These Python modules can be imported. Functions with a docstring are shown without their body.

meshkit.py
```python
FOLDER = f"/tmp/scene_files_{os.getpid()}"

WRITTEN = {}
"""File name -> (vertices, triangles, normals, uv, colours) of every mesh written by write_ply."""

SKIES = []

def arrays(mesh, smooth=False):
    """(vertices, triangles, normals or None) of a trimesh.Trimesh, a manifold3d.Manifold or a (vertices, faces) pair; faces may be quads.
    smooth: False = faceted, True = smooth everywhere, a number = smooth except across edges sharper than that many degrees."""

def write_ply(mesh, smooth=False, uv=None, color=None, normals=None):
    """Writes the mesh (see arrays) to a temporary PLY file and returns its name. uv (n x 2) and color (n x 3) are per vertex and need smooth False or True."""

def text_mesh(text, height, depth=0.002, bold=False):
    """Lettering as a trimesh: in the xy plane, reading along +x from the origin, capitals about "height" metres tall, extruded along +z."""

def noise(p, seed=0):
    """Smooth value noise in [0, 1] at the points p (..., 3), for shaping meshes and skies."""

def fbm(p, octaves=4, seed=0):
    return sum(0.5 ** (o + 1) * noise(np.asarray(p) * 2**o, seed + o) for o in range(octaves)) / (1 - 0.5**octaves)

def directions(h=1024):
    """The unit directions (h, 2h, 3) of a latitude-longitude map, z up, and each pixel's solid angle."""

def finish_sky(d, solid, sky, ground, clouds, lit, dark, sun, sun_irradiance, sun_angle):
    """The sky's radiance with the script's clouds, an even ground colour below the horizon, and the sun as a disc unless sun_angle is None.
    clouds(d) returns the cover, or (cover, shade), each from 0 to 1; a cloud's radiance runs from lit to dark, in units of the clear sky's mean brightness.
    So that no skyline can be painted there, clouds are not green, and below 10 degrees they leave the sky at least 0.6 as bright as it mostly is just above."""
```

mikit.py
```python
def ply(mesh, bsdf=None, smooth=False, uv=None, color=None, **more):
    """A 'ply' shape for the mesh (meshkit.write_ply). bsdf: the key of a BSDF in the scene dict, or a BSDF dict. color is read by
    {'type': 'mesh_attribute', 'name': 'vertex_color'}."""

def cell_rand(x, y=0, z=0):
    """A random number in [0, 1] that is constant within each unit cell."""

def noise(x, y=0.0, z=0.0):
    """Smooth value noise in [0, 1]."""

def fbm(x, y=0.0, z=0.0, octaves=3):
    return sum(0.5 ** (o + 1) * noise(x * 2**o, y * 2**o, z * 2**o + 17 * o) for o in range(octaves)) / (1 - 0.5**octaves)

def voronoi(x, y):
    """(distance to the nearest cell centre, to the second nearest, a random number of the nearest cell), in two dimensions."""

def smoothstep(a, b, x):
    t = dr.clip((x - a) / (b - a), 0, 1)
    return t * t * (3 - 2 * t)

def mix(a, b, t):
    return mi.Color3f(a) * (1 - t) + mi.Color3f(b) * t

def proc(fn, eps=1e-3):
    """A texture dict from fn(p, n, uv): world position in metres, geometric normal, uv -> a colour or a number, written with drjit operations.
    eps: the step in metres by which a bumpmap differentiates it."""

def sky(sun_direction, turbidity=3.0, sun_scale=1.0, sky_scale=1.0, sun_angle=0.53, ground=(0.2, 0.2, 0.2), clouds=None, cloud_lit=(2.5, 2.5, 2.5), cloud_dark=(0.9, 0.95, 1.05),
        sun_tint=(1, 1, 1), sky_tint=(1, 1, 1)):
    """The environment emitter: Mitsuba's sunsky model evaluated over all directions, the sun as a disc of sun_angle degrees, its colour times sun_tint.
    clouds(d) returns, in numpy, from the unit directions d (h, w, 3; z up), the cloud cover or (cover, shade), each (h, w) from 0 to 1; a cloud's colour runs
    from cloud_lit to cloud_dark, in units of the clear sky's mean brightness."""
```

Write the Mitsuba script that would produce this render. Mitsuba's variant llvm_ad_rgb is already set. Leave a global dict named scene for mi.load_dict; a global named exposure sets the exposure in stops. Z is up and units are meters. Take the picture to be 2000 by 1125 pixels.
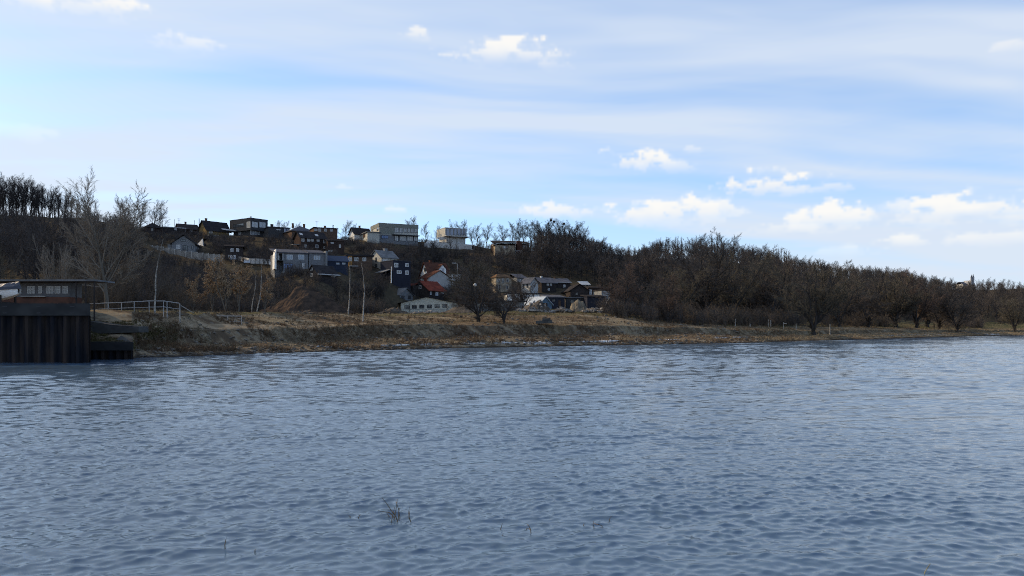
import math, random
import numpy as np, trimesh, mitsuba as mi, drjit as dr
import mikit, meshkit
from scipy.interpolate import PchipInterpolator
from mikit import noise, fbm, voronoi, cell_rand, smoothstep, mix, proc
T = mi.ScalarTransform4f
scene, labels = {}, {}
F, HZ, EYE = 1511.0, 642.0, 2.4          # focal length in pixels of the 2000 px wide photograph, its horizon row, eye height above the river

# ---------------------------------------------------------------- camera, sky, exposure
scene['camera'] = {'type': 'perspective', 'fov': math.degrees(2 * math.atan(1000 / F)), 'fov_axis': 'x', 'near_clip': 0.1, 'far_clip': 9000.0,
                   'principal_point_offset_y': -(HZ - 562.5) / 1125,
                   'to_world': T().look_at(origin=[0, 0, EYE], target=[0, 10, EYE], up=[0, 0, 1])}
exposure = 2.82
SUN_AZ, SUN_EL = -64.0, 27.0             # degrees right of the view axis, above the horizon
_a, _e = math.radians(SUN_AZ), math.radians(SUN_EL)
SUN = [math.sin(_a) * math.cos(_e), math.cos(_a) * math.cos(_e), math.sin(_e)]
# cumulus: azimuth, elevation, half width, half height (degrees), strength
CUMULUS = [(-32.1, 19.8, 1.5, .75, 1.), (-27.6, 20.2, 2.0, .8, 1.), (-22.8, 18.7, 1.9, .6, .8), (-7.1, 20.6, 1.3, .45, .9), (-0.8, 19.6, 3.6, .95, 1.), (3.2, 18.7, 1.1, .35, .6),
           (9.3, 12.05, 2.7, .68, 1.), (11.0, 11.5, 2.2, .5, .7), (13.2, 12.6, .7, .3, .7), (18.0, 9.9, 3.6, .85, 1.), (21.6, 9.6, 2.2, .5, .7), (3.7, 8.5, 3.3, .62, .9), (11.0, 8.2, 4.3, 1.1, 1.), (14.4, 8.45, 2.0, .8, .9),
           (22.6, 7.4, 2.6, .95, 1.), (30.3, 7.4, 4.3, 1.05, 1.), (26.6, 7.8, 1.6, .6, .8), (26.8, 5.7, 1.6, .45, .8), (23.4, 5.2, 2.2, .35, .6), (-8.6, 8.6, .8, .22, .7), (-12.2, 10.1, .6, .22, .7), (32.6, 17.0, .9, .35, .6),
           (32.0, 5.6, 2.4, .4, .6), (18.5, 6.9, 2.6, .4, .5), (-34.0, 12.0, 3.0, .5, .35), (40.0, 8.0, 4.0, 1.0, 1.), (50.0, 9.0, 5.0, 1.2, 1.), (62.0, 7.5, 4.0, 1.0, 1.), (-50.0, 8.5, 4.0, .9, .9), (-66.0, 9.5, 5.0, 1.1, 1.), (46.0, 17.0, 3.0, .8, .9), (-44.0, 20.0, 3.0, .9, .9)]

def sky_clouds(d):
    az, el = np.degrees(np.arctan2(d[..., 0], d[..., 1])), np.degrees(np.arcsin(np.clip(d[..., 2], -1, 1)))
    k = 1 / (np.maximum(d[..., 2], 0) + 0.10)
    px, py = d[..., 0] * k, d[..., 1] * k
    warp = meshkit.fbm(np.stack([px * .7, py * .9, px * 0 + 3.3], -1), 3, seed=5) - .5
    q = py * .99 - px * .12 + warp * .55
    streak = meshkit.fbm(np.stack([px * .28 + 7, q * 1.5, px * 0], -1), 4, seed=2)
    fine = meshkit.fbm(np.stack([px * 1.4, q * 6.0, px * 0 + 9], -1), 4, seed=11)
    wide = meshkit.fbm(np.stack([px * .35 - 2, py * .5, px * 0 + 1], -1), 3, seed=21)
    east = np.clip((az + 40) / 110, 0, 1)                      # the veil of cirrus is densest towards the sun's side
    veil = streak * 1.0 + fine * .42 + wide * .6 - east * (.22 + .30 * np.clip((el - 14) / 22, 0, 1)) + .10 * (1 - east) * np.clip((el - 12) / 15, 0, 1)
    cirrus = .05 + .82 * np.clip((veil - .66) / .40, 0, 1)
    low = np.clip(1.0 - el / 12, 0, .75) * (.35 + 1.0 * streak) * np.clip((az + 12) / 30, .2, 1)       # hazy layers low over the horizon
    cirrus = 1 - (1 - cirrus) * (1 - np.clip(low, 0, .8))
    n1 = meshkit.fbm(np.stack([az * .85, el * 1.7, az * 0], -1), 6, seed=31) - .5
    n2 = meshkit.fbm(np.stack([az * 3.4, el * 4.6, az * 0 + 2], -1), 4, seed=41) - .5
    cover, shade = cirrus, 0.85 + 0 * cirrus
    for a, e, w, h, s in CUMULUS:
        x, y = (az - a) / (w * 1.22), (el - e) / (h * 1.3)
        near = (np.abs(x) < 2) & (np.abs(y) < 3)
        if not near.any():
            continue
        x, y, n = x[near], y[near], n1[near]
        f = 1 - x * x - np.where(y > 0, y, y * 1.15) ** 2 + 2.8 * n + .9 * n2[near]
        c = np.clip(f / .80, 0, 1)
        c = c * c * (3 - 2 * c) * s * np.where(y < .2, np.clip(1.05 + (y - .2) * .6, 0, 1), 1)
        sh = np.clip(.32 - .45 * y - .5 * n, 0, 1) * c + (1 - c) * shade[near]
        cover[near] = np.maximum(cover[near], c * .96)
        shade[near] = sh
    return cover, shade

scene['sky'] = mikit.sky(SUN, turbidity=2.2, sun_scale=.5, sky_tint=(.83, .89, 1.02), clouds=sky_clouds, cloud_lit=(2.2, 2.15, 2.05), cloud_dark=(1.48, 1.70, 2.02), sun_angle=0.8, ground=(.1, .1, .1))

# ---------------------------------------------------------------- helpers
def at(px, py, Y):
    """The point at distance Y ahead that the photograph shows at pixel (px, py)."""
    return np.array([(px - 1000) / F * Y, Y, EYE + (HZ - py) / F * Y])

def numbered(key):
    if key not in scene and key not in labels and not any(k.startswith(key + '__') for k in scene):
        return key
    n = 1
    while True:
        k = f'{key}_{n:03d}'
        if k not in scene and k not in labels:
            return k
        n += 1

_count = {}
def fresh(key):
    """key, then key_001, key_002 ..."""
    n = _count.get(key, 0)
    _count[key] = n + 1
    return key if n == 0 else f'{key}_{n:03d}'

def thing(name, label, category, group=None):
    key = fresh(name)
    labels[key] = {'label': label, 'category': category}
    if group:
        labels[key]['group'] = group
    return key

def part(parent, name, mesh, bsdf, smooth=False, label=None, kind=None, **more):
    key = fresh(f'{parent}__{name}')
    scene[key] = mikit.ply(mesh, bsdf, smooth, **more)
    if label or kind:
        labels[key] = {k: v for k, v in (('label', label), ('kind', kind)) if v}
    return key

def single(name, mesh, bsdf, label, category, group=None, smooth=False):
    key = thing(name, label, category, group)
    scene[key] = mikit.ply(mesh, bsdf, smooth)
    return key

def struct(name, mesh, bsdf, label, smooth=False):
    key = fresh(name)
    labels[key] = {'label': label, 'kind': 'structure'}
    scene[key] = mikit.ply(mesh, bsdf, smooth)
    return key

def cat(ms):
    return trimesh.util.concatenate(ms)

def box(x0, x1, y0, y1, z0, z1):
    m = trimesh.creation.box(extents=[x1 - x0, y1 - y0, z1 - z0])
    m.apply_translation([(x0 + x1) / 2, (y0 + y1) / 2, (z0 + z1) / 2])
    return m

def tube(points, radii, n=6):
    """A capped tube along a polyline."""
    p = np.asarray(points, float)
    r = np.broadcast_to(radii, (len(p),))
    t = np.gradient(p, axis=0)
    t /= np.linalg.norm(t, axis=1, keepdims=True) + 1e-12
    a = np.cross(t, np.where(np.abs(t[:, 2:]) < .9, [0, 0, 1.], [1., 0, 0]))
    a /= np.linalg.norm(a, axis=1, keepdims=True) + 1e-12
    b = np.cross(t, a)
    w = np.arange(n) * 2 * np.pi / n
    v = p[:, None] + r[:, None, None] * (np.cos(w)[None, :, None] * a[:, None] + np.sin(w)[None, :, None] * b[:, None])
    i, j = np.meshgrid(np.arange(len(p) - 1), np.arange(n), indexing='ij')
    q = np.stack([i * n + j, i * n + (j + 1) % n, (i + 1) * n + (j + 1) % n, (i + 1) * n + j], -1).reshape(-1, 4)
    f = np.vstack([q[:, [0, 1, 2]], q[:, [0, 2, 3]]])
    m = len(p) * n
    v = np.vstack([v.reshape(-1, 3), p[:1], p[-1:]])
    k = np.arange(n)
    f = np.vstack([f, np.stack([k * 0 + m, (k + 1) % n, k], 1), np.stack([k * 0 + m + 1, (len(p) - 1) * n + k, (len(p) - 1) * n + (k + 1) % n], 1)])
    return trimesh.Trimesh(v, f, process=False)

def prism(poly, y0, y1):
    """The polygon [(x, z), ...] (counter-clockwise seen from -y) pushed from y0 to y1."""
    p, n = np.asarray(poly, float), len(poly)
    v = np.vstack([np.c_[p[:, 0], np.full(n, y0), p[:, 1]], np.c_[p[:, 0], np.full(n, y1), p[:, 1]]])
    tri = [[0, i, i + 1] for i in range(1, n - 1)]
    f = [t for t in tri] + [[n + t[0], n + t[2], n + t[1]] for t in tri]
    for i in range(n):
        j = (i + 1) % n
        f += [[i, n + i, n + j], [i, n + j, j]]
    return trimesh.Trimesh(v, f, process=False)

def slab(corners, t):
    """A quad (four points, any slope) thickened downwards by t."""
    c = np.asarray(corners, float)
    v = np.vstack([c, c - [0, 0, t]])
    f = [[0, 1, 2], [0, 2, 3], [4, 6, 5], [4, 7, 6]]
    for i in range(4):
        j = (i + 1) % 4
        f += [[i, i + 4, j + 4], [i, j + 4, j]]
    return trimesh.Trimesh(v, f, process=False)

def blob(r, seed, squash=(1, 1, 1), rough=.35, sub=2, freq=1.6):
    m = trimesh.creation.icosphere(subdivisions=sub, radius=1)
    v = m.vertices
    d = 1 + rough * 2 * (meshkit.fbm(v * freq + seed * 7.3, 3, seed=seed) - .5)
    m.vertices = v * d[:, None] * np.asarray(squash) * r
    return m

def M(key, color, rough=None, **more):
    """A plain material under this key."""
    if rough is None:
        scene[key] = {'type': 'twosided', 'bsdf': {'type': 'diffuse', 'reflectance': color if isinstance(color, dict) else {'type': 'rgb', 'value': list(color)}}}
    else:
        scene[key] = {'type': 'twosided', 'bsdf': {'type': 'principled', 'base_color': color if isinstance(color, dict) else {'type': 'rgb', 'value': list(color)}, 'roughness': rough, **more}}
    return key

def mottled(key, a, b, scale=1.0, zs=1.0, rough=None, octaves=3):
    """A material of two tones in irregular patches."""
    def fn(p, n, uv):
        return mix(a, b, smoothstep(.28, .72, fbm(p.x * scale, p.y * scale, p.z * scale * zs, octaves)))
    return M(key, proc(fn), rough)

# ---------------------------------------------------------------- terrain of the far bank
# columns: photograph column -> (distance, height) of: river bed, waterline, foot of the bank, bench, terrace edge, terrace, foot of the hill, slope, upper slope, ridge
COLS = {
    -1400: [(53.6, -1.5), (53.9, 0), (54.2, 3.0), (54.6, 3.9), (56, 4.0), (75, 4.1), (110, 5), (180, 18), (215, 29), (250, 41)],
    171: [(55.2, -1.5), (55.5, 0), (55.8, 3.0), (56.2, 3.85), (57, 3.9), (75, 4.0), (110, 5), (190, 18), (225, 29), (264, 40.5)],
    178: [(60.9, -1.5), (61.2, 0), (61.5, 1.0), (62.3, 1.25), (68, 2.5), (73, 4.0), (110, 4.9), (192, 18), (226, 29), (266, 40)],
    257: [(61.7, -1.5), (62.0, 0), (62.3, .9), (63.2, 1.2), (69, 2.4), (74, 4.05), (110, 4.9), (196, 18), (228, 28), (275, 38.5)],
    265: [(56, -1.5), (62.8, 0), (64.5, .5), (67.5, 1.0), (70, 2.3), (75, 4.1), (112, 4.8), (196, 18), (230, 27.5), (276, 38)],
    350: [(60, -1.5), (66.6, 0), (68.5, .5), (73, 1.0), (76, 2.35), (79, 4.0), (115, 4.8), (200, 17), (240, 26), (285, 37.3)],
    500: [(66, -1.5), (73.9, 0), (76, .5), (81, 1.0), (85, 2.4), (96, 4.2), (150, 5.0), (205, 15), (245, 25), (286, 36.3)],
    610: [(71, -1.5), (79.7, 0), (82, .55), (87, 1.05), (91.5, 2.55), (103, 4.3), (168, 5.5), (193, 15.2), (250, 27.5), (283, 35.6)],
    700: [(76, -1.5), (84.3, 0), (86.5, .6), (92, 1.1), (97, 2.72), (110, 4.37), (185, 5.6), (217, 16), (257, 27), (284, 35)],
    775: [(80, -1.5), (88.7, 0), (91, .6), (96.5, 1.15), (101.5, 2.85), (116, 4.5), (212, 6.3), (228, 15.6), (264, 27), (293, 35.5)],
    850: [(84, -1.5), (93, 0), (95.5, .6), (101, 1.2), (106, 2.96), (122, 4.66), (218, 6.7), (257, 16.5), (285, 28), (303, 36)],
    1000: [(91, -1.5), (100.7, 0), (103, .7), (109, 1.5), (114, 2.85), (133, 4.7), (205, 7.6), (240, 13.8), (280, 27), (305, 33)],
    1150: [(99, -1.5), (109, 0), (112, .7), (118, 1.5), (124, 2.9), (142, 4.94), (215, 8), (245, 13.5), (290, 26), (320, 34)],
    1300: [(109, -1.5), (119, 0), (122, .5), (130, 1.5), (138, 2.7), (155, 3.84), (210, 6.5), (250, 12), (310, 24), (350, 34)],
    1450: [(121, -1.5), (132, 0), (137, .4), (146, 1.2), (154, 2.3), (170, 3.0), (230, 5), (290, 12), (360, 25), (420, 37)],
    1600: [(146, -1.5), (158, 0), (164, .5), (175, 1.1), (186, 1.9), (215, 2.9), (280, 5), (360, 14), (440, 27), (510, 37)],
    1750: [(178, -1.5), (191, 0), (200, .5), (212, 1.3), (225, 2.1), (250, 2.7), (330, 6), (420, 16), (510, 28), (590, 37)],
    1900: [(228, -1.5), (242, 0), (250, .5), (262, 1.3), (275, 1.9), (300, 2.4), (400, 6), (500, 16), (610, 27), (700, 37)],
    2000: [(264, -1.5), (279, 0), (287, .5), (300, 1.3), (312, 1.9), (340, 2.4), (430, 6), (530, 16), (600, 26), (670, 37)],
    2400: [(404, -1.5), (420, 0), (430, .5), (445, 1.4), (460, 2.0), (480, 2.5), (560, 6), (660, 16), (740, 26), (820, 37)],
    3000: [(580, -1.5), (600, 0), (612, .5), (630, 1.4), (650, 2.0), (680, 2.5), (760, 6), (860, 16), (940, 26), (1020, 37)]}
for _c, _v in COLS.items():                # the step below the terrace edge is a steep scarp
    if _c > 300:
        _v[3] = (_v[4][0] - (_v[4][1] - _v[3][1]) * (1.12 if _c < 1400 else 2.2), _v[3][1])
_cu = np.array([(c - 1000) / F for c in COLS])
_cy = np.array([[k[0] for k in v] + [v[-1][0] + 90, v[-1][0] + 900] for v in COLS.values()])
_cz = np.array([[k[1] for k in v] + [v[-1][1] + 1.0, 30.] for v in COLS.values()])
_amp = np.array([.0, .12, .38, .42, .36, .42, .40, .8, .9, .7, .6, 4.])
NK = _cy.shape[1]

_fy, _fz = PchipInterpolator(_cu, _cy, axis=0), PchipInterpolator(_cu, _cz, axis=0)
def _knots(u):
    u = np.clip(u, _cu[0], _cu[-1])
    return _fy(u), _fz(u)

def _lumps(X, Y, amp):
    p = np.stack([X, Y, X * 0], -1)
    n = (meshkit.fbm(p / [4.6, 2.4, 1], 5, seed=3) - .5) * 1.5 + (meshkit.fbm(p / 17., 3, seed=8) - .5) * 1.5
    return amp * n

def ground(X, Y):
    """Height of the far bank at (X, Y)."""
    X, Y = np.asarray(X, float), np.asarray(Y, float)
    ky, kz = _knots(X / Y)
    z = np.zeros(np.broadcast(X, Y).shape)
    a = np.zeros_like(z)
    for k in range(NK - 1):
        t = (Y - ky[..., k]) / (ky[..., k + 1] - ky[..., k])
        s = (t >= 0) & (t <= 1)
        z = np.where(s, kz[..., k] * (1 - t) + kz[..., k + 1] * t, z)
        a = np.where(s, _amp[k] * (1 - t) + _amp[k + 1] * t, a)
    z = np.where(Y < ky[..., 0], -1.5, z)
    return z + _lumps(X, Y, a)

def terrain(k0, k1, subs, us):
    """The strip between knots k0 and k1 as one sheet."""
    ky, kz = _knots(us)
    ys = []
    for k in range(k0, k1):
        t = np.arange(subs[k - k0]) / subs[k - k0]
        ys.append(ky[:, k, None] * (1 - t) + ky[:, k + 1, None] * t)
    ys.append(ky[:, k1, None])
    Y = np.concatenate(ys, 1)
    X = us[:, None] * Y
    Z = ground(X, Y)
    a, b = Y.shape
    i, j = np.meshgrid(np.arange(a - 1), np.arange(b - 1), indexing='ij')
    q = np.stack([i * b + j, (i + 1) * b + j, (i + 1) * b + j + 1, i * b + j + 1], -1).reshape(-1, 4)
    return np.stack([X, Y, Z], -1).reshape(-1, 3), q

def bank_colour(p, n, uv):
    big = fbm(p.x * .10, p.y * .22, 0.0, 3)
    mid = fbm(p.x * .55, p.y * 1.3, 3.0, 3)
    fine = fbm(p.x * 3.2, p.y * 4.0, p.z * 3.0, 2)
    straw, earth, litter, moss = [.225, .185, .128], [.092, .069, .048], [.155, .112, .072], [.088, .078, .036]
    c = mix(earth, litter, smoothstep(.3, .7, mid))
    c = mix(c, straw, smoothstep(.44, .66, big * .55 + mid * .45 + (fine - .5) * .35))
    c = mix(c, moss, smoothstep(.60, .75, fbm(p.x * .16 + 40, p.y * .3, 7.0, 3)) * .18)
    c = mix(c, [.17, .16, .14], smoothstep(.72, .80, fine) * .8)
    return mix([.040, .034, .028], c, smoothstep(.08, .30, p.z + (mid - .5) * .3))      # wet mud at the waterline
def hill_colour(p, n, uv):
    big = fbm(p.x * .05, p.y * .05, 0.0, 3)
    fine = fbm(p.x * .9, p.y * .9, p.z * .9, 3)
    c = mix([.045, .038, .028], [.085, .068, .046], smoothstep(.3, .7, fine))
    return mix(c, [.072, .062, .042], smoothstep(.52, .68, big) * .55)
def meadow_colour(p, n, uv):
    c = mix([.066, .064, .034], [.115, .098, .058], smoothstep(.3, .7, fbm(p.x * .2, p.y * .2, 0.0, 3)))
    return mix(c, [.07, .055, .04], smoothstep(.6, .72, fbm(p.x * .05, p.y * .07, 4.0, 3)))
M('ground_bank', proc(bank_colour))
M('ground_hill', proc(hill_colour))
M('ground_meadow', proc(meadow_colour))
_us = np.unique(np.r_[np.linspace(_cu[0], -.75, 60), np.linspace(-.75, .75, 900), np.linspace(.75, _cu[-1], 60), [(c - 1000) / F for c in (171, 178, 257, 265)]])
_uc = np.unique(np.r_[np.linspace(_cu[0], -.75, 40), np.linspace(-.75, .75, 420), np.linspace(.75, _cu[-1], 40)])
struct('river_bank', terrain(0, 5, [3, 8, 12, 12, 16], _us), 'ground_bank', 'brown weedy bank of the river with dead grass and bare earth', True)
struct('meadow', terrain(5, 6, [30], _us), 'ground_meadow', 'rough flat ground and meadow between the bank and the hill', True)
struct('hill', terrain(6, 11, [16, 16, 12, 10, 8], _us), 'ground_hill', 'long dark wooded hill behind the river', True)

# ---------------------------------------------------------------- river
def water_mesh():
    rng = np.random.default_rng(4)
    d = [1.5]
    while d[-1] < 700:
        y = d[-1]
        d.append(y + (.4 if y < 6 else .024 if y < 13 else .024 + (y - 13) * .0030 if y < 50 else .135 if y < 105 else .135 * (y / 105) ** 1.9))
    d = np.array(d)
    us = np.unique(np.r_[np.tan(np.linspace(-1.45, -.66, 40)), np.linspace(-.76, .76, 630), np.tan(np.linspace(.66, 1.45, 40))])
    X, Y = us[None, :] * d[:, None], np.repeat(d[:, None], len(us), 1)
    step = np.gradient(d)[:, None] + 0 * X
    dx, dy, dz = np.zeros_like(X), np.zeros_like(X), np.zeros_like(X)
    gust = meshkit.fbm(np.stack([X / 30, Y / 11, X * 0], -1), 3, seed=12)
    gust2 = meshkit.fbm(np.stack([X / 8, Y / 3.5, X * 0 + 5], -1), 3, seed=13)
    amp = np.clip(.75 + 2.4 * (gust - .46) + 1.5 * (gust2 - .5), .30, 1.7)
    N = 110
    fetch = 1 + .9 * np.clip((Y - 18) / 30, 0, 1)              # the open middle of the river carries longer waves than the sheltered edge
    for i in range(N):
        lam = .085 * (4.2 / .085) ** ((i + rng.random()) / N)
        S = .225 if lam < .32 else .125 if lam < .6 else .085 if lam < 1.1 else .04
        th = math.radians(90 + 8) + rng.normal() * (.75 if lam < .5 else .42)
        kx, ky, k = math.cos(th), math.sin(th), 2 * math.pi / lam
        a = S * lam / (2 * math.pi) * math.sqrt(2 / N)
        ph = k * (kx * X + ky * Y) + rng.random() * 6.283 + (gust2 * 7 + gust * 9)
        w = np.clip((lam / step - 3.2) / 2.5, 0, 1) * a * (amp if lam < .45 else np.sqrt(amp) * fetch)
        s, c = np.sin(ph), np.cos(ph)
        dz += w * c
        dx -= w * kx * s * 1.1
        dy -= w * ky * s * 1.1
    v = np.stack([X + dx, Y + dy, dz], -1)
    a, b = X.shape
    i, j = np.meshgrid(np.arange(a - 1), np.arange(b - 1), indexing='ij')
    q = np.stack([i * b + j, i * b + j + 1, (i + 1) * b + j + 1, (i + 1) * b + j], -1).reshape(-1, 4)
    keep = np.ones((a - 1, b - 1), bool)
    ky, _ = _knots(us)
    keep &= Y[:-1, :-1] < (ky[:, 1] + 12)[None, :-1]
    return v.reshape(-1, 3), q[keep.ravel()]
scene['river_water'] = {'type': 'roughplastic', 'distribution': 'ggx', 'alpha': .02, 'int_ior': 1.333, 'diffuse_reflectance': {'type': 'rgb', 'value': [.064, .110, .172]}}  # diffuse blue raised so the colour itself carries part of the sky reflection
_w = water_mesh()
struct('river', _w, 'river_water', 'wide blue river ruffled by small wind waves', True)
def near_shore():
    x, y = np.meshgrid(np.linspace(-60, 60, 121), np.linspace(-40, 6.5, 48), indexing='ij')
    z = np.clip(.55 - (y + 2) * .33, -1.5, 1.2) + (meshkit.fbm(np.stack([x / 3, y / 3, x * 0], -1), 3, seed=2) - .5) * .3
    i, j = np.meshgrid(np.arange(120), np.arange(47), indexing='ij')
    q = np.stack([i * 48 + j, (i + 1) * 48 + j, (i + 1) * 48 + j + 1, i * 48 + j + 1], -1).reshape(-1, 4)
    return np.stack([x, y, z], -1).reshape(-1, 3), q
struct('near_bank', near_shore(), 'ground_bank', 'grassy near bank under the viewpoint', True)

# ---------------------------------------------------------------- trees: bare winter crowns grown branch by branch
def _rings(P, R, n, tip):
    """Tubes round the polylines P (b, k, 3) with radii R (b, k); tip: the last ring is a point."""
    b, k, _ = P.shape
    t = np.gradient(P, axis=1)
    t /= np.linalg.norm(t, axis=2, keepdims=True) + 1e-9
    ref = np.where(np.abs(t[..., 2:]) < .8, [0, 0, 1.], [1., 0, 0])
    a = np.cross(t, ref)
    a /= np.linalg.norm(a, axis=2, keepdims=True) + 1e-9
    c = np.cross(t, a)
    w = np.arange(n) * 2 * np.pi / n
    kk = k - 1 if tip else k
    V = P[:, :kk, None] + R[:, :kk, None, None] * (np.cos(w)[:, None] * a[:, :kk, None] + np.sin(w)[:, None] * c[:, :kk, None])
    V = V.reshape(b, kk * n, 3)
    F = []
    for i in range(kk - 1):
        for j in range(n):
            j2 = (j + 1) % n
            F += [[i * n + j, i * n + j2, (i + 1) * n + j2], [i * n + j, (i + 1) * n + j2, (i + 1) * n + j]]
    if tip:
        V = np.concatenate([V, P[:, -1:]], 1)
        F += [[(kk - 1) * n + j, (kk - 1) * n + (j + 1) % n, kk * n] for j in range(n)]
    F = np.array(F)
    m = V.shape[1]
    return V.reshape(-1, 3), (F[None] + (np.arange(b) * m)[:, None, None]).reshape(-1, 3)

def grow(seed, stems, levels, wood=2):
    """stems: (point, direction, length, radius) of the first branches; levels: dicts for the branches that follow.
    Returns (trunk mesh, crown mesh, polylines of the last level)."""
    rng = np.random.default_rng(seed)
    p0 = np.array([s[0] for s in stems], float)
    d0 = np.array([s[1] for s in stems], float)
    d0 /= np.linalg.norm(d0, axis=1, keepdims=True)
    L, r = np.array([s[2] for s in stems], float), np.array([s[3] for s in stems], float)
    parts, last = [], None
    for i, lv in enumerate(levels):
        k = lv.get('seg', 3)
        if i > 0:
            P, R = last
            c = lv['n']
            b = len(P)
            par = np.repeat(np.arange(b), c)
            lo, hi = lv.get('t', (.25, 1.))
            t = lo + (hi - lo) * ((np.tile(np.arange(c), b) + rng.random(b * c)) / c)
            f = t * (P.shape[1] - 1)
            j = np.minimum(f.astype(int), P.shape[1] - 2)
            w = (f - j)[:, None]
            p0 = P[par, j] * (1 - w) + P[par, j + 1] * w
            tan = P[par, j + 1] - P[par, j]
            tan /= np.linalg.norm(tan, axis=1, keepdims=True) + 1e-9
            rnd = rng.normal(size=(b * c, 3))
            side = rnd - (rnd * tan).sum(1, keepdims=True) * tan
            side /= np.linalg.norm(side, axis=1, keepdims=True) + 1e-9
            ang = np.radians(np.clip(rng.normal(lv.get('ang', 45), lv.get('sd', 12), b * c), 5, 110))[:, None]
            d0 = tan * np.cos(ang) + side * np.sin(ang)
            plen = np.linalg.norm(np.diff(P, axis=1), axis=2).sum(1)[par]
            L = plen * lv['len'] * (1 - lv.get('fall', .5) * t) * rng.uniform(.65, 1.25, b * c)
            r = np.maximum((R[par, j] * (1 - w[:, 0]) + R[par, j + 1] * w[:, 0]) * lv.get('rad', .6), lv.get('rmin', .012))
        b = len(p0)
        P = np.zeros((b, k + 1, 3))
        P[:, 0] = p0
        d = d0.copy()
        for s in range(k):
            d = d + rng.normal(size=(b, 3)) * lv.get('wob', .14) + np.array([0, 0, lv.get('up', .1)])
            d /= np.linalg.norm(d, axis=1, keepdims=True)
            P[:, s + 1] = P[:, s] + d * (L / k)[:, None]
        R = r[:, None] * (1 - (1 - lv.get('end', .35)) * np.linspace(0, 1, k + 1))[None]
        final = i == len(levels) - 1
        parts.append(_rings(P, R, lv.get('sides', 3), final))
        last = (P, R)
    def join(ps):
        V, Fc, o = [], [], 0
        for v, f in ps:
            V.append(v)
            Fc.append(f + o)
            o += len(v)
        return np.vstack(V), np.vstack(Fc)
    return join(parts[:wood]), join(parts[wood:]), last

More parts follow.
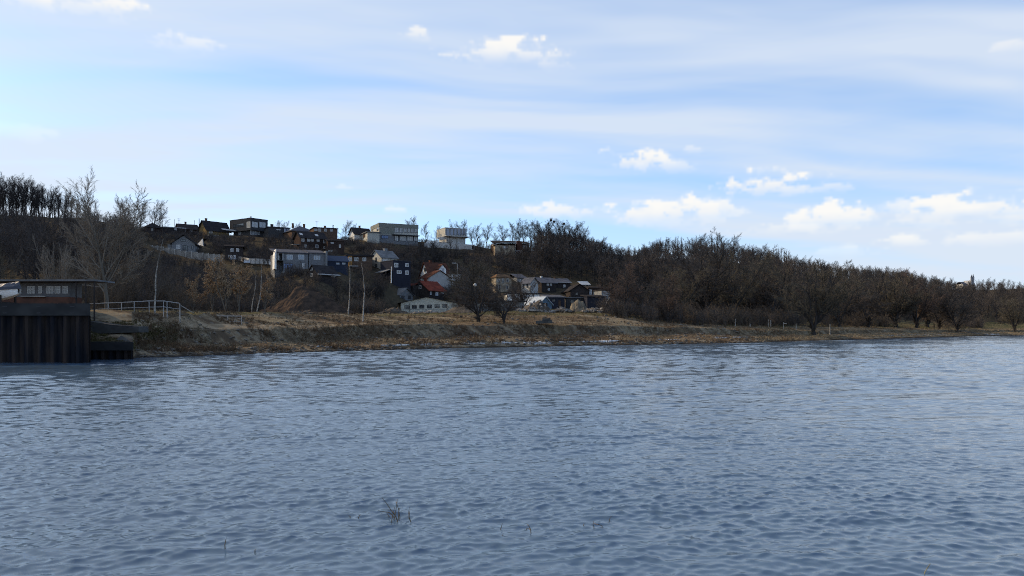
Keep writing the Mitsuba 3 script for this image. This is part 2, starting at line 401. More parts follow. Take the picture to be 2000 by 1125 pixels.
KIND = {}       # kind -> (keys of its variants, height)
def register(kind, make, seeds, wood_mat, twig_mat):
    keys = []
    for s in seeds:
        trunk, crown, _ = make(s)
        top = max(trunk[0][:, 2].max(), np.percentile(crown[0][:, 2], 99.7))
        wide = np.percentile(np.abs(crown[0][:, :2]), 97)
        g = f'group_{kind}_{s}'
        scene[g] = {'type': 'shapegroup', 'trunk': mikit.ply(trunk, wood_mat, True), 'crown': mikit.ply(crown, twig_mat)}
        keys.append((g, top, wide))
    KIND[kind] = keys

up = (0, 0, 1)
def hill_tree(s):
    r = random.Random(s)
    return grow(s, [((0, 0, -.6), (r.uniform(-.06, .06), r.uniform(-.06, .06), 1), 11.5, .20)],
                [dict(seg=7, sides=6, wob=.05, up=.05, end=.2), dict(n=14, t=(.26, .98), ang=38, len=.56, fall=.5, seg=5, sides=4, up=.13, rad=.55, wob=.08),
                 dict(n=8, t=(.15, 1), ang=34, len=.46, fall=.4, seg=3, up=.08, rmin=.022, wob=.08), dict(n=8, t=(.15, 1), ang=34, len=.55, fall=.4, seg=2, up=.05, rmin=.017, wob=.08), dict(n=4, t=(.2, 1), ang=30, len=.7, fall=.3, seg=1, rmin=.013)])
def tall_tree(s):
    r = random.Random(s)
    return grow(s, [((0, 0, -.6), (r.uniform(-.08, .08), r.uniform(-.05, .05), 1), 14, .17)],
                [dict(seg=8, sides=6, wob=.045, up=.06, end=.2), dict(n=18, t=(.26, .98), ang=27, len=.36, fall=.45, seg=5, sides=4, up=.14, rad=.5, wob=.07),
                 dict(n=7, t=(.15, 1), ang=28, len=.46, fall=.4, seg=3, up=.1, rmin=.022, wob=.07), dict(n=6, t=(.15, 1), ang=28, len=.6, seg=2, up=.08, rmin=.017, wob=.07), dict(n=3, t=(.2, 1), ang=26, len=.7, fall=.3, seg=1, rmin=.013)])
def poplar_tree(s):
    return grow(s, [((0, 0, -.6), up, 13, .22)],
                [dict(seg=6, sides=6, wob=.02, up=.05, end=.2), dict(n=34, t=(.12, .98), ang=22, len=.24, fall=.55, seg=4, up=.22, rad=.4, wob=.05),
                 dict(n=6, t=(.1, 1), ang=22, len=.5, seg=2, up=.15, rmin=.025), dict(n=4, t=(.2, 1), ang=22, len=.6, seg=1, up=.1, rmin=.018)])
def willow_tree(s):
    r = random.Random(s)
    st = [((0, 0, -.5), (r.uniform(-.12, .12), 0, 1), 2.6, .40)]
    n = r.choice((3, 4, 5))
    a0 = r.random() * 6
    for k in range(n):                                          # main stems
        a = a0 + k * 6.28 / n + r.uniform(-.4, .4)
        st.append(((.18 * math.cos(a), .18 * math.sin(a), .8 + 1.3 * r.random()), (math.cos(a) * r.uniform(.12, .5), math.sin(a) * r.uniform(.12, .5), 1), r.uniform(8.5, 12.5), .20))
    for k in range(r.choice((5, 6, 7))):                        # lower spreading limbs that round the crown
        a = r.uniform(0, 6.28)
        st.append(((.12 * math.cos(a), .12 * math.sin(a), r.uniform(1.2, 2.8)), (math.cos(a), math.sin(a), r.uniform(.55, 1.3)), r.uniform(5.0, 8.2), .11))
    return grow(s, st, [dict(seg=6, sides=6, wob=.08, up=.05, end=.22), dict(n=11, t=(.14, 1), ang=36, len=.42, fall=.45, seg=4, sides=4, up=.07, rad=.48, wob=.08),
                        dict(n=8, t=(.1, 1), ang=36, len=.5, fall=.4, seg=3, up=.04, rmin=.020, wob=.08), dict(n=9, t=(.08, 1), ang=34, len=.64, fall=.4, seg=1, up=.02, rmin=.017), dict(n=2, t=(.2, .95), ang=30, len=.75, fall=.3, seg=1, rmin=.013)])
def birch_tree(s):
    r = random.Random(s)
    return grow(s, [((0, 0, -.3), (r.uniform(-.05, .05), 0, 1), 9.5, .095)],
                [dict(seg=9, sides=7, wob=.05, up=.05, end=.15), dict(n=22, t=(.18, .98), ang=36, len=.29, fall=.55, seg=4, sides=4, up=.14, rad=.36, wob=.07, rmin=.014),
                 dict(n=6, t=(.15, 1), ang=32, len=.5, seg=3, up=.05, rmin=.010), dict(n=5, t=(.2, 1), ang=30, len=.6, seg=1, up=.0, rmin=.008)], wood=1)
def big_tree(s):
    return grow(s, [((0, 0, -.4), (.02, 0, 1), 11.8, .20), ((0.05, 0, 3.0), (.30, .1, 1), 8.2, .115), ((0, 0, 3.8), (-.26, -.1, 1), 7.2, .095), ((0, 0, 2.4), (-.95, .2, .55), 4.2, .065), ((0, 0, 2.0), (.9, -.2, .5), 4.4, .065), ((0, 0, 4.6), (.12, .4, 1), 6.6, .08), ((0, 0, 3.2), (-.6, -.3, .8), 5.6, .07), ((0, 0, 2.7), (.6, .3, .8), 5.6, .07), ((0, 0, 4.2), (.45, -.2, 1), 6.0, .07), ((0, 0, 4.8), (-.42, .2, 1), 5.6, .07)],
                [dict(seg=8, sides=7, wob=.05, up=.06, end=.15), dict(n=20, t=(.16, .995), ang=33, len=.33, fall=.15, seg=4, sides=4, up=.1, rad=.45, wob=.08, rmin=.019),
                 dict(n=9, t=(.12, 1), ang=34, len=.5, seg=3, up=.05, rmin=.015, wob=.08), dict(n=9, t=(.12, 1), ang=32, len=.6, seg=1, up=.04, rmin=.012)], wood=1)
def bush(s):
    r = random.Random(s)
    st = [((r.uniform(-.4, .4), r.uniform(-.4, .4), -.2), (r.gauss(0, .36), r.gauss(0, .36), 1), r.uniform(2.2, 3.4), .03) for _ in range(13)]
    return grow(s, st, [dict(seg=4, sides=4, wob=.08, up=.05, end=.3), dict(n=8, t=(.12, 1), ang=30, len=.52, seg=3, up=.06, rmin=.012, wob=.07), dict(n=7, t=(.1, 1), ang=30, len=.6, seg=2, up=.03, rmin=.008, wob=.07), dict(n=3, t=(.2, 1), ang=28, len=.7, seg=1, rmin=.006)])
def scrub_clump(s):
    r = random.Random(s)
    st = [((r.gauss(0, 1.3), r.gauss(0, 1.3), -.3), (r.gauss(0, .3), r.gauss(0, .3), 1), r.uniform(1.6, 3.6), .035) for _ in range(16)]
    return grow(s, st, [dict(seg=3, sides=3, wob=.1, up=.06, end=.3), dict(n=7, t=(.08, 1), ang=32, len=.55, seg=2, up=.05, rmin=.02, wob=.08), dict(n=9, t=(.1, 1), ang=32, len=.7, seg=1, up=.03, rmin=.017)])
def wood_tree(s):
    r = random.Random(s)
    return grow(s, [((0, 0, -.6), (r.uniform(-.06, .06), r.uniform(-.06, .06), 1), 10, .17)],
                [dict(seg=5, sides=5, wob=.05, up=.05, end=.25), dict(n=13, t=(.12, .98), ang=40, len=.54, fall=.5, seg=3, sides=3, up=.12, rad=.55, wob=.08),
                 dict(n=8, t=(.12, 1), ang=36, len=.5, fall=.4, seg=2, up=.07, rmin=.032, wob=.08), dict(n=11, t=(.1, 1), ang=34, len=.65, fall=.35, seg=1, up=.04, rmin=.026)])

M('bark_dark', (.048, .044, .043))
M('bark_grey', (.14, .125, .105))
M('bark_pale', (.30, .27, .22))
mottled('bark_birch', (.46, .43, .38), (.25, .23, .20), 2.2, 3)
M('twig_dark', (.060, .055, .055))
M('twig_brown', (.092, .080, .072))
M('twig_olive', (.100, .090, .072))
M('twig_red', (.115, .087, .074))
M('twig_pale', (.20, .175, .145))
M('twig_scrub', (.082, .073, .069))
M('twig_umber', (.095, .080, .066))
register('hill_tree', hill_tree, (1, 2, 3, 4), 'bark_dark', 'twig_dark')
register('tall_tree', tall_tree, (11, 12, 13), 'bark_dark', 'twig_dark')
register('poplar_tree', poplar_tree, (21, 22), 'bark_dark', 'twig_dark')
register('willow_brown', willow_tree, (31, 32, 36), 'bark_dark', 'twig_brown')
register('willow_olive', willow_tree, (33, 34), 'bark_dark', 'twig_olive')
register('willow_red', willow_tree, (35,), 'bark_dark', 'twig_red')
register('birch_tree', birch_tree, (41, 42), 'bark_birch', 'twig_umber')
register('big_tree', big_tree, (51,), 'bark_grey', 'twig_pale')
register('bush_brown', bush, (61, 62), 'twig_umber', 'twig_umber')
register('bush_pale', bush, (63,), 'twig_pale', 'twig_pale')
register('bush_red', bush, (64,), 'twig_red', 'twig_red')
register('bush_olive', bush, (65,), 'twig_olive', 'twig_olive')
register('scrub_dark', scrub_clump, (71, 72), 'twig_dark', 'twig_scrub')
register('scrub_brown', scrub_clump, (73, 74), 'twig_umber', 'twig_umber')
register('wood', wood_tree, (81, 82, 83), 'bark_dark', 'twig_scrub')

_rt = random.Random(99)
def plant(key, kind, X, Y, height, width=None, rot=None, lean=0.0, variant=None):
    ks = KIND[kind]
    g, top, wide = ks[variant if variant is not None else _rt.randrange(len(ks))]
    s = height / top
    sw = s * _rt.uniform(.9, 1.1) if width is None else width / (2 * wide)
    sw = min(sw, s * 1.3)
    z = float(ground(X, Y))
    m = T().translate([X, Y, z]).rotate([0, 1, 0], lean).rotate([0, 0, 1], _rt.uniform(0, 360) if rot is None else rot).scale([sw, sw, s])
    scene[key] = {'type': 'instance', 'to_world': m, 'shapes': {'type': 'ref', 'id': g}}

def tree(name, kind, px, Y, top, label, group=None, width=None, category='tree', **k):
    """A tree whose foot stands at photograph column px, Y metres ahead, and whose top the photograph shows at row top."""
    X = (px - 1000) / F * Y
    h = EYE + (HZ - top) / F * Y - float(ground(X, Y))
    if width is not None:
        width *= 1.4 if kind.startswith('willow') else 1.25 if kind in ('hill_tree', 'tall_tree') else 1.0
    if kind.startswith('willow'):
        k.setdefault('lean', _rt.uniform(-3, 3))
    key = thing(name, label, category, group)
    plant(key, kind, X, Y, h, None if width is None else width * Y / F, **k)
    return key

# ---------------------------------------------------------------- buildings
M('plaster_grey', (.20, .205, .21))
M('plaster_pale', (.42, .41, .39))
M('plaster_white', (.74, .73, .70))
M('plaster_beige', (.42, .405, .36))
M('cream_render', (.52, .49, .40))
mottled('plaster_worn', (.36, .30, .22), (.20, .16, .12), .8, 1)
M('cladding_dark', (.060, .060, .062))
M('cladding_grey', (.17, .175, .185))
M('cladding_olive', (.20, .205, .18))
M('cladding_navy', (.032, .034, .046))
M('cladding_blue', (.038, .046, .068))
mottled('brick_dark', (.060, .043, .036), (.040, .030, .028), 3)
mottled('brick_brown', (.13, .088, .062), (.085, .058, .045), 3)
mottled('ochre_boards', (.26, .185, .085), (.19, .13, .06), 2)
mottled('orange_boards', (.33, .18, .065), (.24, .13, .05), 2)
mottled('dark_boards', (.050, .042, .040), (.033, .030, .030), 2.5)
mottled('roof_dark', (.042, .040, .042), (.030, .028, .030), 1.5)
mottled('roof_red', (.20, .055, .038), (.13, .040, .030), 1.2)
mottled('roof_tile', (.105, .050, .036), (.07, .036, .029), 1.2)
mottled('roof_grey', (.17, .175, .185), (.12, .125, .13), 1.0)
mottled('roof_slate', (.10, .105, .125), (.075, .08, .095), 1.0)
M('roof_blue', (.06, .075, .11))
mottled('roof_rust', (.19, .115, .065), (.10, .065, .045), 1.2)
M('roof_pale', (.42, .46, .50))
M('teal_boards', (.13, .19, .24))
M('frame_white', (.62, .62, .61))
M('frame_dark', (.03, .03, .032))
M('trim_pale', (.45, .45, .44))
M('pane', (.05, .06, .07), .06, specular=.9)
M('pane_curtain', (.30, .31, .32), .12, specular=.7)
M('pane_blue', (.09, .14, .22), .05, specular=1.0)
M('door_brown', (.09, .06, .045))
M('door_white', (.5, .5, .5))
M('door_blue', (.10, .16, .30), .3)
M('metal_grey', (.30, .31, .32), .45, metallic=.6)
M('metal_dark', (.06, .06, .065))
mottled('concrete', (.30, .29, .27), (.20, .195, .185), .9)
mottled('concrete_pale', (.50, .49, .46), (.36, .35, .33), .7)

checks = []
class House:
    all = []
    """Corner between the left and the front face at column pc, Y metres ahead; the front runs right to column pr, turned by yaw degrees away from the viewer;
    the left face runs back to column pl (or is depth metres long). base: row of the corner's foot."""
    def __init__(self, name, label, pc, pr, base, Y, yaw, pl=None, depth=8.0, category='house', group=None):
        self.key = thing(name, label, category, group)
        a = math.radians(yaw)
        self.a, self.Y, self.yaw = a, Y, yaw
        self.c = at(pc, base, Y)
        self.W = self.along(pr)
        self.D = depth if pl is None else self.back(pl)
        self.to = T().translate(self.c.tolist()).rotate([0, 0, 1], yaw)
        House.all.append(self)
        g = float(ground(self.c[0], Y))
        mid = self.world(self.W / 2, self.D / 2, 0)
        checks.append((self.key, round(self.W, 1), round(self.D, 1), round(self.c[2] - g, 1), round(self.c[2] - float(ground(mid[0], mid[1])), 1)))
    def along(self, px):
        u = (px - 1000) / F
        return (u * self.Y - self.c[0]) / (math.cos(self.a) - u * math.sin(self.a))
    def back(self, px, x=0.0):
        u = (px - 1000) / F
        cx, cy = self.c[0] + x * math.cos(self.a), self.Y + x * math.sin(self.a)
        return (cx - u * cy) / (math.sin(self.a) + u * math.cos(self.a))
    def world(self, x, y, z):
        return self.c + [x * math.cos(self.a) - y * math.sin(self.a), x * math.sin(self.a) + y * math.cos(self.a), z]
    def z(self, py, x=0.0, y=0.0):
        """Height above the corner's foot that row py shows over the local point (x, y)."""
        d = self.Y + x * math.sin(self.a) + y * math.cos(self.a)
        return EYE + (HZ - py) / F * d - self.c[2]
    def part(self, name, mesh, mat, label=None, smooth=False):
        k = part(self.key, name, mesh, mat, smooth, label=label)
        scene[k]['to_world'] = self.to
        return k
    def sub(self, holder, name, mesh, mat, label=None):
        k = part(holder, name, mesh, mat, label=label)
        scene[k]['to_world'] = self.to
        return k
    def walls(self, top, mat, x0=0, x1=None, y0=0, y1=None, z0=-3.0, name='wall', gable=None, ridge=None, label=None):
        """top: height of the walls; gable: 'x' or 'y' = the ridge's direction, ridge = its height."""
        x1, y1 = self.W if x1 is None else x1, self.D if y1 is None else y1
        ms = [box(x0, x1, y0, y1, z0, top)]
        if gable == 'y':
            ms.append(prism([(x0, top), (x1, top), ((x0 + x1) / 2, ridge)], y0, y1))
        if gable == 'x':
            m = prism([(y0, top), (y1, top), ((y0 + y1) / 2, ridge)], x0, x1)
            v = m.vertices[:, [1, 0, 2]]
            ms.append(trimesh.Trimesh(v, m.faces[:, ::-1], process=False))
        return self.part(name, cat(ms), mat, label)
    def gable(self, top, ridge, mat, way='x', x0=0, x1=None, y0=0, y1=None, ov=.45, t=.16, name='roof', label=None):
        x1, y1 = self.W if x1 is None else x1, self.D if y1 is None else y1
        if way == 'x':
            m, k = (y0 + y1) / 2, (ridge - top) / ((y1 - y0) / 2)
            e = top - k * ov
            q = [slab([(x0 - ov, y0 - ov, e + t), (x1 + ov, y0 - ov, e + t), (x1 + ov, m, ridge + t), (x0 - ov, m, ridge + t)], t),
                 slab([(x0 - ov, m, ridge + t), (x1 + ov, m, ridge + t), (x1 + ov, y1 + ov, e + t), (x0 - ov, y1 + ov, e + t)], t)]
        else:
            m, k = (x0 + x1) / 2, (ridge - top) / ((x1 - x0) / 2)
            e = top - k * ov
            q = [slab([(x0 - ov, y0 - ov, e + t), (m, y0 - ov, ridge + t), (m, y1 + ov, ridge + t), (x0 - ov, y1 + ov, e + t)], t),
                 slab([(m, y0 - ov, ridge + t), (x1 + ov, y0 - ov, e + t), (x1 + ov, y1 + ov, e + t), (m, y1 + ov, ridge + t)], t)]
        return self.part(name, cat(q), mat, label)
    def hip(self, top, ridge, mat, ov=.4, name='roof', x0=0, x1=None, y0=0, y1=None):
        x0, y0, x1, y1 = x0 - ov, y0 - ov, (self.W if x1 is None else x1) + ov, (self.D if y1 is None else y1) + ov
        h = min(x1 - x0, y1 - y0) / 2 * .95
        ym, xm = (y0 + y1) / 2, (x0 + x1) / 2
        r0, r1 = ((x0 + h, ym), (x1 - h, ym)) if x1 - x0 > y1 - y0 else ((xm, y0 + h), (xm, y1 - h))
        v = [(x0, y0, top), (x1, y0, top), (x1, y1, top), (x0, y1, top), (*r0, ridge), (*r1, ridge)]
        f = [[0, 1, 5], [0, 5, 4], [1, 2, 5], [2, 3, 4], [2, 4, 5], [3, 0, 4]] if x1 - x0 > y1 - y0 else [[0, 1, 4], [1, 2, 5], [1, 5, 4], [2, 3, 5], [3, 0, 4], [3, 4, 5]]
        m = trimesh.Trimesh(v, f, process=False)
        return self.part(name, cat([m, box(x0, x1, y0, y1, top - .16, top - .002)]), mat)
    def flat(self, top, mat, ov=.25, t=.3, name='roof', x0=0, x1=None, y0=0, y1=None, label=None):
        x1, y1 = self.W if x1 is None else x1, self.D if y1 is None else y1
        return self.part(name, box(x0 - ov, x1 + ov, y0 - ov, y1 + ov, top, top + t), mat, label)
    def shed(self, z0, z1, mat, ov=.3, t=.2, name='roof', x0=0, x1=None, y0=0, y1=None, label=None):
        """A lean-to roof rising from z0 at the front to z1 at the back."""
        x1, y1 = self.W if x1 is None else x1, self.D if y1 is None else y1
        return self.part(name, slab([(x0 - ov, y0 - ov, z0 + t), (x1 + ov, y0 - ov, z0 + t), (x1 + ov, y1 + ov, z1 + t), (x0 - ov, y1 + ov, z1 + t)], t), mat, label)
    def opening(self, face, l, r, t, b, frame='frame_white', pane='pane', bars=1, cross=0, name='window', at_x=None, at_y=0.0, label=None, bw=.11, px=True):
        """A window (frame > pane) or a door between photograph columns l, r and rows t, b on the front, the left or the right face."""
        w = bw
        if face == 'front':
            u0, u1 = (self.along(l), self.along(r)) if px else (l, r)
            m = (u0 + u1) / 2
            z0, z1 = (self.z(b, m), self.z(t, m)) if px else (b, t)
            place = lambda a0, a1, d0, d1, c0, c1: box(a0, a1, at_y - d1, at_y - d0, c0, c1)
        else:
            x = (0.0 if face == 'left' else self.W) if at_x is None else at_x
            u0, u1 = sorted((self.back(l, x), self.back(r, x))) if px else (l, r)
            m = (u0 + u1) / 2
            z0, z1 = (self.z(b, x, m), self.z(t, x, m)) if px else (b, t)
            s = -1 if face == 'left' else 1
            place = lambda a0, a1, d0, d1, c0, c1: box(min(x + s * d0, x + s * d1), max(x + s * d0, x + s * d1), a0, a1, c0, c1)
        fr = [place(u0, u1, -.02, .06, z0, z0 + w), place(u0, u1, -.02, .06, z1 - w, z1), place(u0, u0 + w, -.02, .057, z0 + w, z1 - w), place(u1 - w, u1, -.02, .057, z0 + w, z1 - w)]
        for i in range(bars):
            c = u0 + (u1 - u0) * (i + 1) / (bars + 1)
            fr.append(place(c - w * .35, c + w * .35, -.02, .054, z0 + w, z1 - w))
        for i in range(cross):
            c = z0 + (z1 - z0) * (i + 1) / (cross + 1)
            fr.append(place(u0 + w, u1 - w, -.02, .051, c - w * .35, c + w * .35))
        k = self.part(name, cat(fr), frame, label)
        self.sub(k, 'pane' if name != 'door' else 'panel', place(u0 + w * .5, u1 - w * .5, -.03, .02, z0 + w * .5, z1 - w * .5), pane)
        return k
    def chimney(self, holder, x, y, z0, z1, w=.6, mat='brick_brown', name='chimney'):
        return self.sub(holder, name, cat([box(x - w / 2, x + w / 2, y - w / 2, y + w / 2, z0, z1), box(x - w / 2 - .06, x + w / 2 + .06, y - w / 2 - .06, y + w / 2 + .06, z1 + .002, z1 + .14)]), mat)

# the ridge of the hill, from the left
h = House('hilltop_house', 'dark house with a hipped roof half hidden by trees left on the hilltop', 286, 318, 456, 276, 40, depth=8)
h.walls(h.z(443), 'brick_dark'); r = h.hip(h.z(443), h.z(432), 'roof_dark'); h.opening('front', 296, 300, 446, 451)
h = House('hilltop_shed', 'low flat-roofed dark shed on the hilltop beside thin poles', 318, 362, 452, 284, 35, depth=5, category='shed')
h.walls(h.z(443.5), 'dark_boards'); h.flat(h.z(443.5), 'trim_pale', t=.25); h.opening('front', 340, 345, 445.5, 449.5)
h = House('hilltop_cottage', 'small dark cottage with a centre chimney left of the big-roofed ochre house', 351, 388, 455, 290, 35, depth=8)
h.walls(h.z(446), 'brick_dark', gable='x', ridge=h.z(435.5) - .3); r = h.gable(h.z(446), h.z(435), 'roof_dark'); h.chimney(r, h.along(367), 4, h.z(437), h.z(430.5)); h.opening('front', 358, 363, 447, 452); h.opening('front', 372, 377, 447, 452)
h = House('ochre_house', 'house with a big dark roof and ochre gable on the hilltop', 403.5, 448, 459, 285, 50, pl=388.5)
zr = h.z(431, 0, h.D / 2)
h.walls(h.z(447), 'ochre_boards', gable='x', ridge=zr - .2); r = h.gable(h.z(447), zr, 'roof_dark', ov=.6)
h.opening('front', 408, 415, 449, 456); h.opening('front', 441.5, 448, 449, 456); h.chimney(r, h.along(410), h.D / 2, zr - .5, zr + .9)
h.part('porch_roof', slab([(h.along(430), -2.2, h.z(446.5)), (h.along(456), -2.2, h.z(446.5)), (h.along(456), -.66, h.z(443.5)), (h.along(430), -.66, h.z(443.5))], .12), 'trim_pale', 'pale porch roof')
h.part('porch_post', box(h.along(455), h.along(455) + .12, -2.1, -1.98, -2, h.z(446.5) - .25), 'dark_boards')
h.part('terrace', box(-.5, h.along(438), -3.2, -.02, -2.6, -.1), 'concrete')

h = House('modern_dark_house', 'dark flat-roofed modern cube house with large corner glazing on the hilltop', 489.5, 523, 461, 287, 55, pl=449)
zt, zm = h.z(426), h.z(449)
h.walls(zm - .02, 'cladding_dark', x0=.9, y0=.9, y1=h.D - 1, name='lower_wall')
h.walls(zt, 'cladding_dark', z0=zm, name='upper_wall'); r = h.flat(zt, 'metal_dark', ov=.06, t=.2); h.chimney(r, h.W * .3, 3, zt, zt + 1.0, .35, 'metal_grey', 'flue')
h.opening('left', 455.5, 476, 437, 443.5, 'frame_dark', 'pane', 3); h.opening('left', 482, 489, 433, 445, 'frame_white', 'plaster_beige', 0, name='loggia')
h.opening('front', 491.5, 504, 433, 444.5, 'frame_dark', 'pane_curtain', 1, bw=.09); h.opening('front', 506, 519, 433.5, 445, 'frame_dark', 'pane_curtain', 1, bw=.09)
for l, rr in ((491.5, 496), (497, 504), (506, 510)): h.opening('front', l, rr, 450, 458.5, 'frame_white', 'pane_curtain', 0, at_y=.9, bw=.08)
h.opening('left', 466, 471, 450.5, 459, 'frame_white', 'pane_curtain', 0, at_x=.9, name='door')

h = House('flat_dark_block', 'low dark block with a bluish pane and stout chimney right of the dark cube house', 524, 566, 461, 284, 30, depth=7)
h.walls(h.z(443.5), 'cladding_dark'); r = h.flat(h.z(443.5), 'metal_dark', t=.25); h.chimney(r, h.along(534), 2.5, h.z(443.5), h.z(436.5), .9, 'brick_dark'); h.opening('front', 554, 564, 446, 455.5, 'frame_dark', 'pane_blue', 1); h.opening('front', 540, 548, 447.5, 449.5, bars=2)
h = House('hip_roof_house', 'house with a long grey hipped roof and two small chimneys on the hilltop', 570, 616, 459, 279, 35, depth=9)
h.walls(h.z(450), 'brick_brown'); zr = h.z(437); r = h.hip(h.z(450), zr, 'roof_slate'); h.chimney(r, h.W * .22, 4.5, zr - .9, zr + .7); h.chimney(r, h.W * .7, 4.5, zr - .9, zr + .7); h.opening('front', 583, 588, 451, 456); h.opening('front', 593, 598, 451, 456)
h = House('brick_flat_house', 'brown brick house with a flat roof and three white windows on the hilltop', 613, 659, 462, 275, 25, depth=8)
h.walls(h.z(445), 'brick_brown'); r = h.flat(h.z(445), 'roof_dark', t=.3); h.chimney(r, h.along(638), 3, h.z(445), h.z(438.5)); h.chimney(r, h.along(654), 3, h.z(445), h.z(436), .3, 'metal_dark', 'flue')
for l in (622, 633, 645): h.opening('front', l, l + 5, 446.5, 452)
h.opening('front', 614, 619.5, 447, 451)
h = House('brick_tall_house', 'tall dark brick house with rows of white windows below the hilltop', 587, 637, 497, 252, 35, pl=574)
ze, zr = h.z(463), h.z(451.5, 0, h.D / 2)
h.walls(ze, 'brick_dark', gable='x', ridge=zr - .2); r = h.gable(ze, zr, 'roof_dark')
for l, rr in ((589, 594.5), (600, 605.5), (607, 612.5), (618.5, 624)): h.opening('front', l, rr, 465, 471.5)
for l, rr, t, b in ((631, 636.5, 468.5, 475), (595, 599, 478, 484), (616, 622, 478, 484.5), (632, 636.5, 481, 486)): h.opening('front', l, rr, t, b)
k = (zr - ze) / (h.D / 2)
for l in (588, 618.5):
    x = h.along(l)
    h.sub(r, 'skylight', slab([(x, .9, ze + .9 * k + .24), (x + 1, .9, ze + .9 * k + .24), (x + 1, 1.9, ze + 1.9 * k + .24), (x, 1.9, ze + 1.9 * k + .24)], .1), 'pane_curtain')
h.part('porch_roof', slab([(-2.2, 1, h.z(477)), (-.02, 1, h.z(476)), (-.02, 3.5, h.z(476)), (-2.2, 3.5, h.z(477))], .12), 'trim_pale')
h = House('dark_annex_house', 'low dark house right of the tall brick house', 640, 672, 494, 250, 20, depth=7)
h.walls(h.z(470), 'brick_dark'); h.shed(h.z(470), h.z(464), 'roof_dark'); h.opening('front', 646, 652, 473, 475.5); h.opening('front', 662, 666, 478, 484); h.opening('front', 641, 649, 489, 492)
h = House('triangle_house', 'small house with white gable triangle and dark roof left of the wide modern house', 692, 724, 463, 288, 40, pl=682.5)
zr = h.z(444.5, 0, h.D / 2)
h.walls(h.z(455), 'plaster_white', gable='x', ridge=zr - .2); r = h.gable(h.z(455), zr, 'roof_dark', ov=.5); h.chimney(r, h.along(707), h.D / 2, zr - .4, zr + .8); h.opening('left', 685.5, 688.5, 450, 454, 'frame_dark', bars=0)

h = House('wide_modern_house', 'wide flat-roofed modern house with long rows of tall windows on the hilltop', 740.5, 816.5, 472, 285, 25, pl=724)
zt, zp, zl = h.z(435), h.z(443), h.z(458)
h.walls(zl, 'cladding_grey', name='lower_wall'); h.walls(zp, 'plaster_beige', z0=zl + .002, name='upper_wall')
h.part('parapet', box(-.12, h.W + .12, -.12, h.D + .12, zp + .002, zt), 'cladding_olive', 'olive grey parapet band')
for l, rr in ((745, 750), (754.5, 758.5)): h.opening('front', l, rr, 444, 452, 'frame_dark', 'pane_curtain', 0)
h.part('front_panel', box(h.along(741), h.along(770), -.08, -.003, h.z(457), h.z(443.5)), 'cladding_olive')
for l, rr in ((771, 779), (780, 787), (788.5, 795), (796, 801.5), (802.5, 808.5), (809.5, 815.7)): h.opening('front', l, rr, 443.8, 455, 'frame_dark', 'pane_curtain', 1, bw=.13)
for l, rr in ((771, 778), (781, 793), (795, 807), (808, 816)): h.opening('front', l, rr, 460, 471, 'frame_dark', 'pane_curtain', 2 if rr - l > 8 else 1, bw=.13)
h.part('balcony', box(h.along(766), h.W + .3, -1.3, -.002, h.z(458), h.z(456.5)), 'cladding_dark')
h.opening('front', 745, 758, 459.5, 466, 'frame_dark', 'door_blue', 3, name='door'); h.opening('left', 726, 728.5, 443.5, 450.5, 'frame_dark', bars=0); h.opening('left', 736, 739.5, 441.5, 451, 'frame_dark', bars=0)
h = House('beige_garage', 'small beige garage with flat roof beside the wide modern house', 717.5, 741, 466, 281, 25, pl=705, category='garage')
h.walls(h.z(453.5), 'plaster_beige'); h.flat(h.z(453.5), 'roof_grey', ov=.5, t=.25); h.opening('left', 709.5, 713.5, 457.5, 464, 'frame_dark', 'door_brown', 0, name='door')

h = House('glass_house', 'modern house with a blue glazed upper storey and balcony on the hilltop', 869.5, 911.5, 476, 303, 28, pl=853)
zt, zm = h.z(445), h.z(460)
h.walls(zm - .25, 'plaster_pale', x0=1.0, y0=1.3, name='lower_wall'); h.walls(zt, 'plaster_beige', z0=zm, name='upper_wall')
h.part('floor_slab', box(-.1, h.W + .9, -1.3, h.D, zm - .248, zm - .002), 'trim_pale'); h.flat(zt, 'trim_pale', ov=.1, t=.2)
for l, rr in ((871, 878), (879, 885.5), (886.5, 892.5), (893.5, 900), (901, 906), (907, 911)): h.opening('front', l, rr, 446.5, 459.5, 'frame_dark', 'pane_blue', 0, bw=.12)
h.part('railing', cat([box(h.along(893), h.W + .9, -1.3, -1.24, zm + 1.0, zm + 1.06)] + [box(x - .03, x + .03, -1.297, -1.243, zm, zm + 1.0) for x in np.linspace(h.along(893), h.W + .85, 6)]), 'metal_dark')
h.part('column', box(h.along(876), h.along(876) + .22, -1.2, -.98, -1.5, zm - .25), 'frame_dark')
for l, rr in ((857, 863), (864, 874), (878, 893), (896, 908)): h.opening('front', l, rr, 462.5 if l < 870 else 465.5, 467 if l < 870 else 474.5, 'frame_white', 'pane_curtain', 1, at_y=1.3)
h = House('terrace_wall', 'long pale retaining wall with a dark doorway under the glass house', 828, 927, 488, 296, 6, depth=3, category='wall')
p = [(0, -2), (h.W, -2), (h.W, h.z(477.5)), (h.along(900), h.z(475)), (h.along(862), h.z(473)), (0, h.z(474))]
h.part('wall', prism(p, 0, 2.5), 'plaster_pale'); h.opening('front', 921, 926.5, 479, 487.5, 'frame_white', 'frame_dark', 0, name='door', bw=.16)
h.part('parapet', prism([(h.along(832), h.z(474)), (h.along(857), h.z(473)), (h.along(857), h.z(467.5)), (h.along(846), h.z(469.5)), (h.along(834), h.z(470))], .3, .7), 'plaster_white', 'white parapet piece')

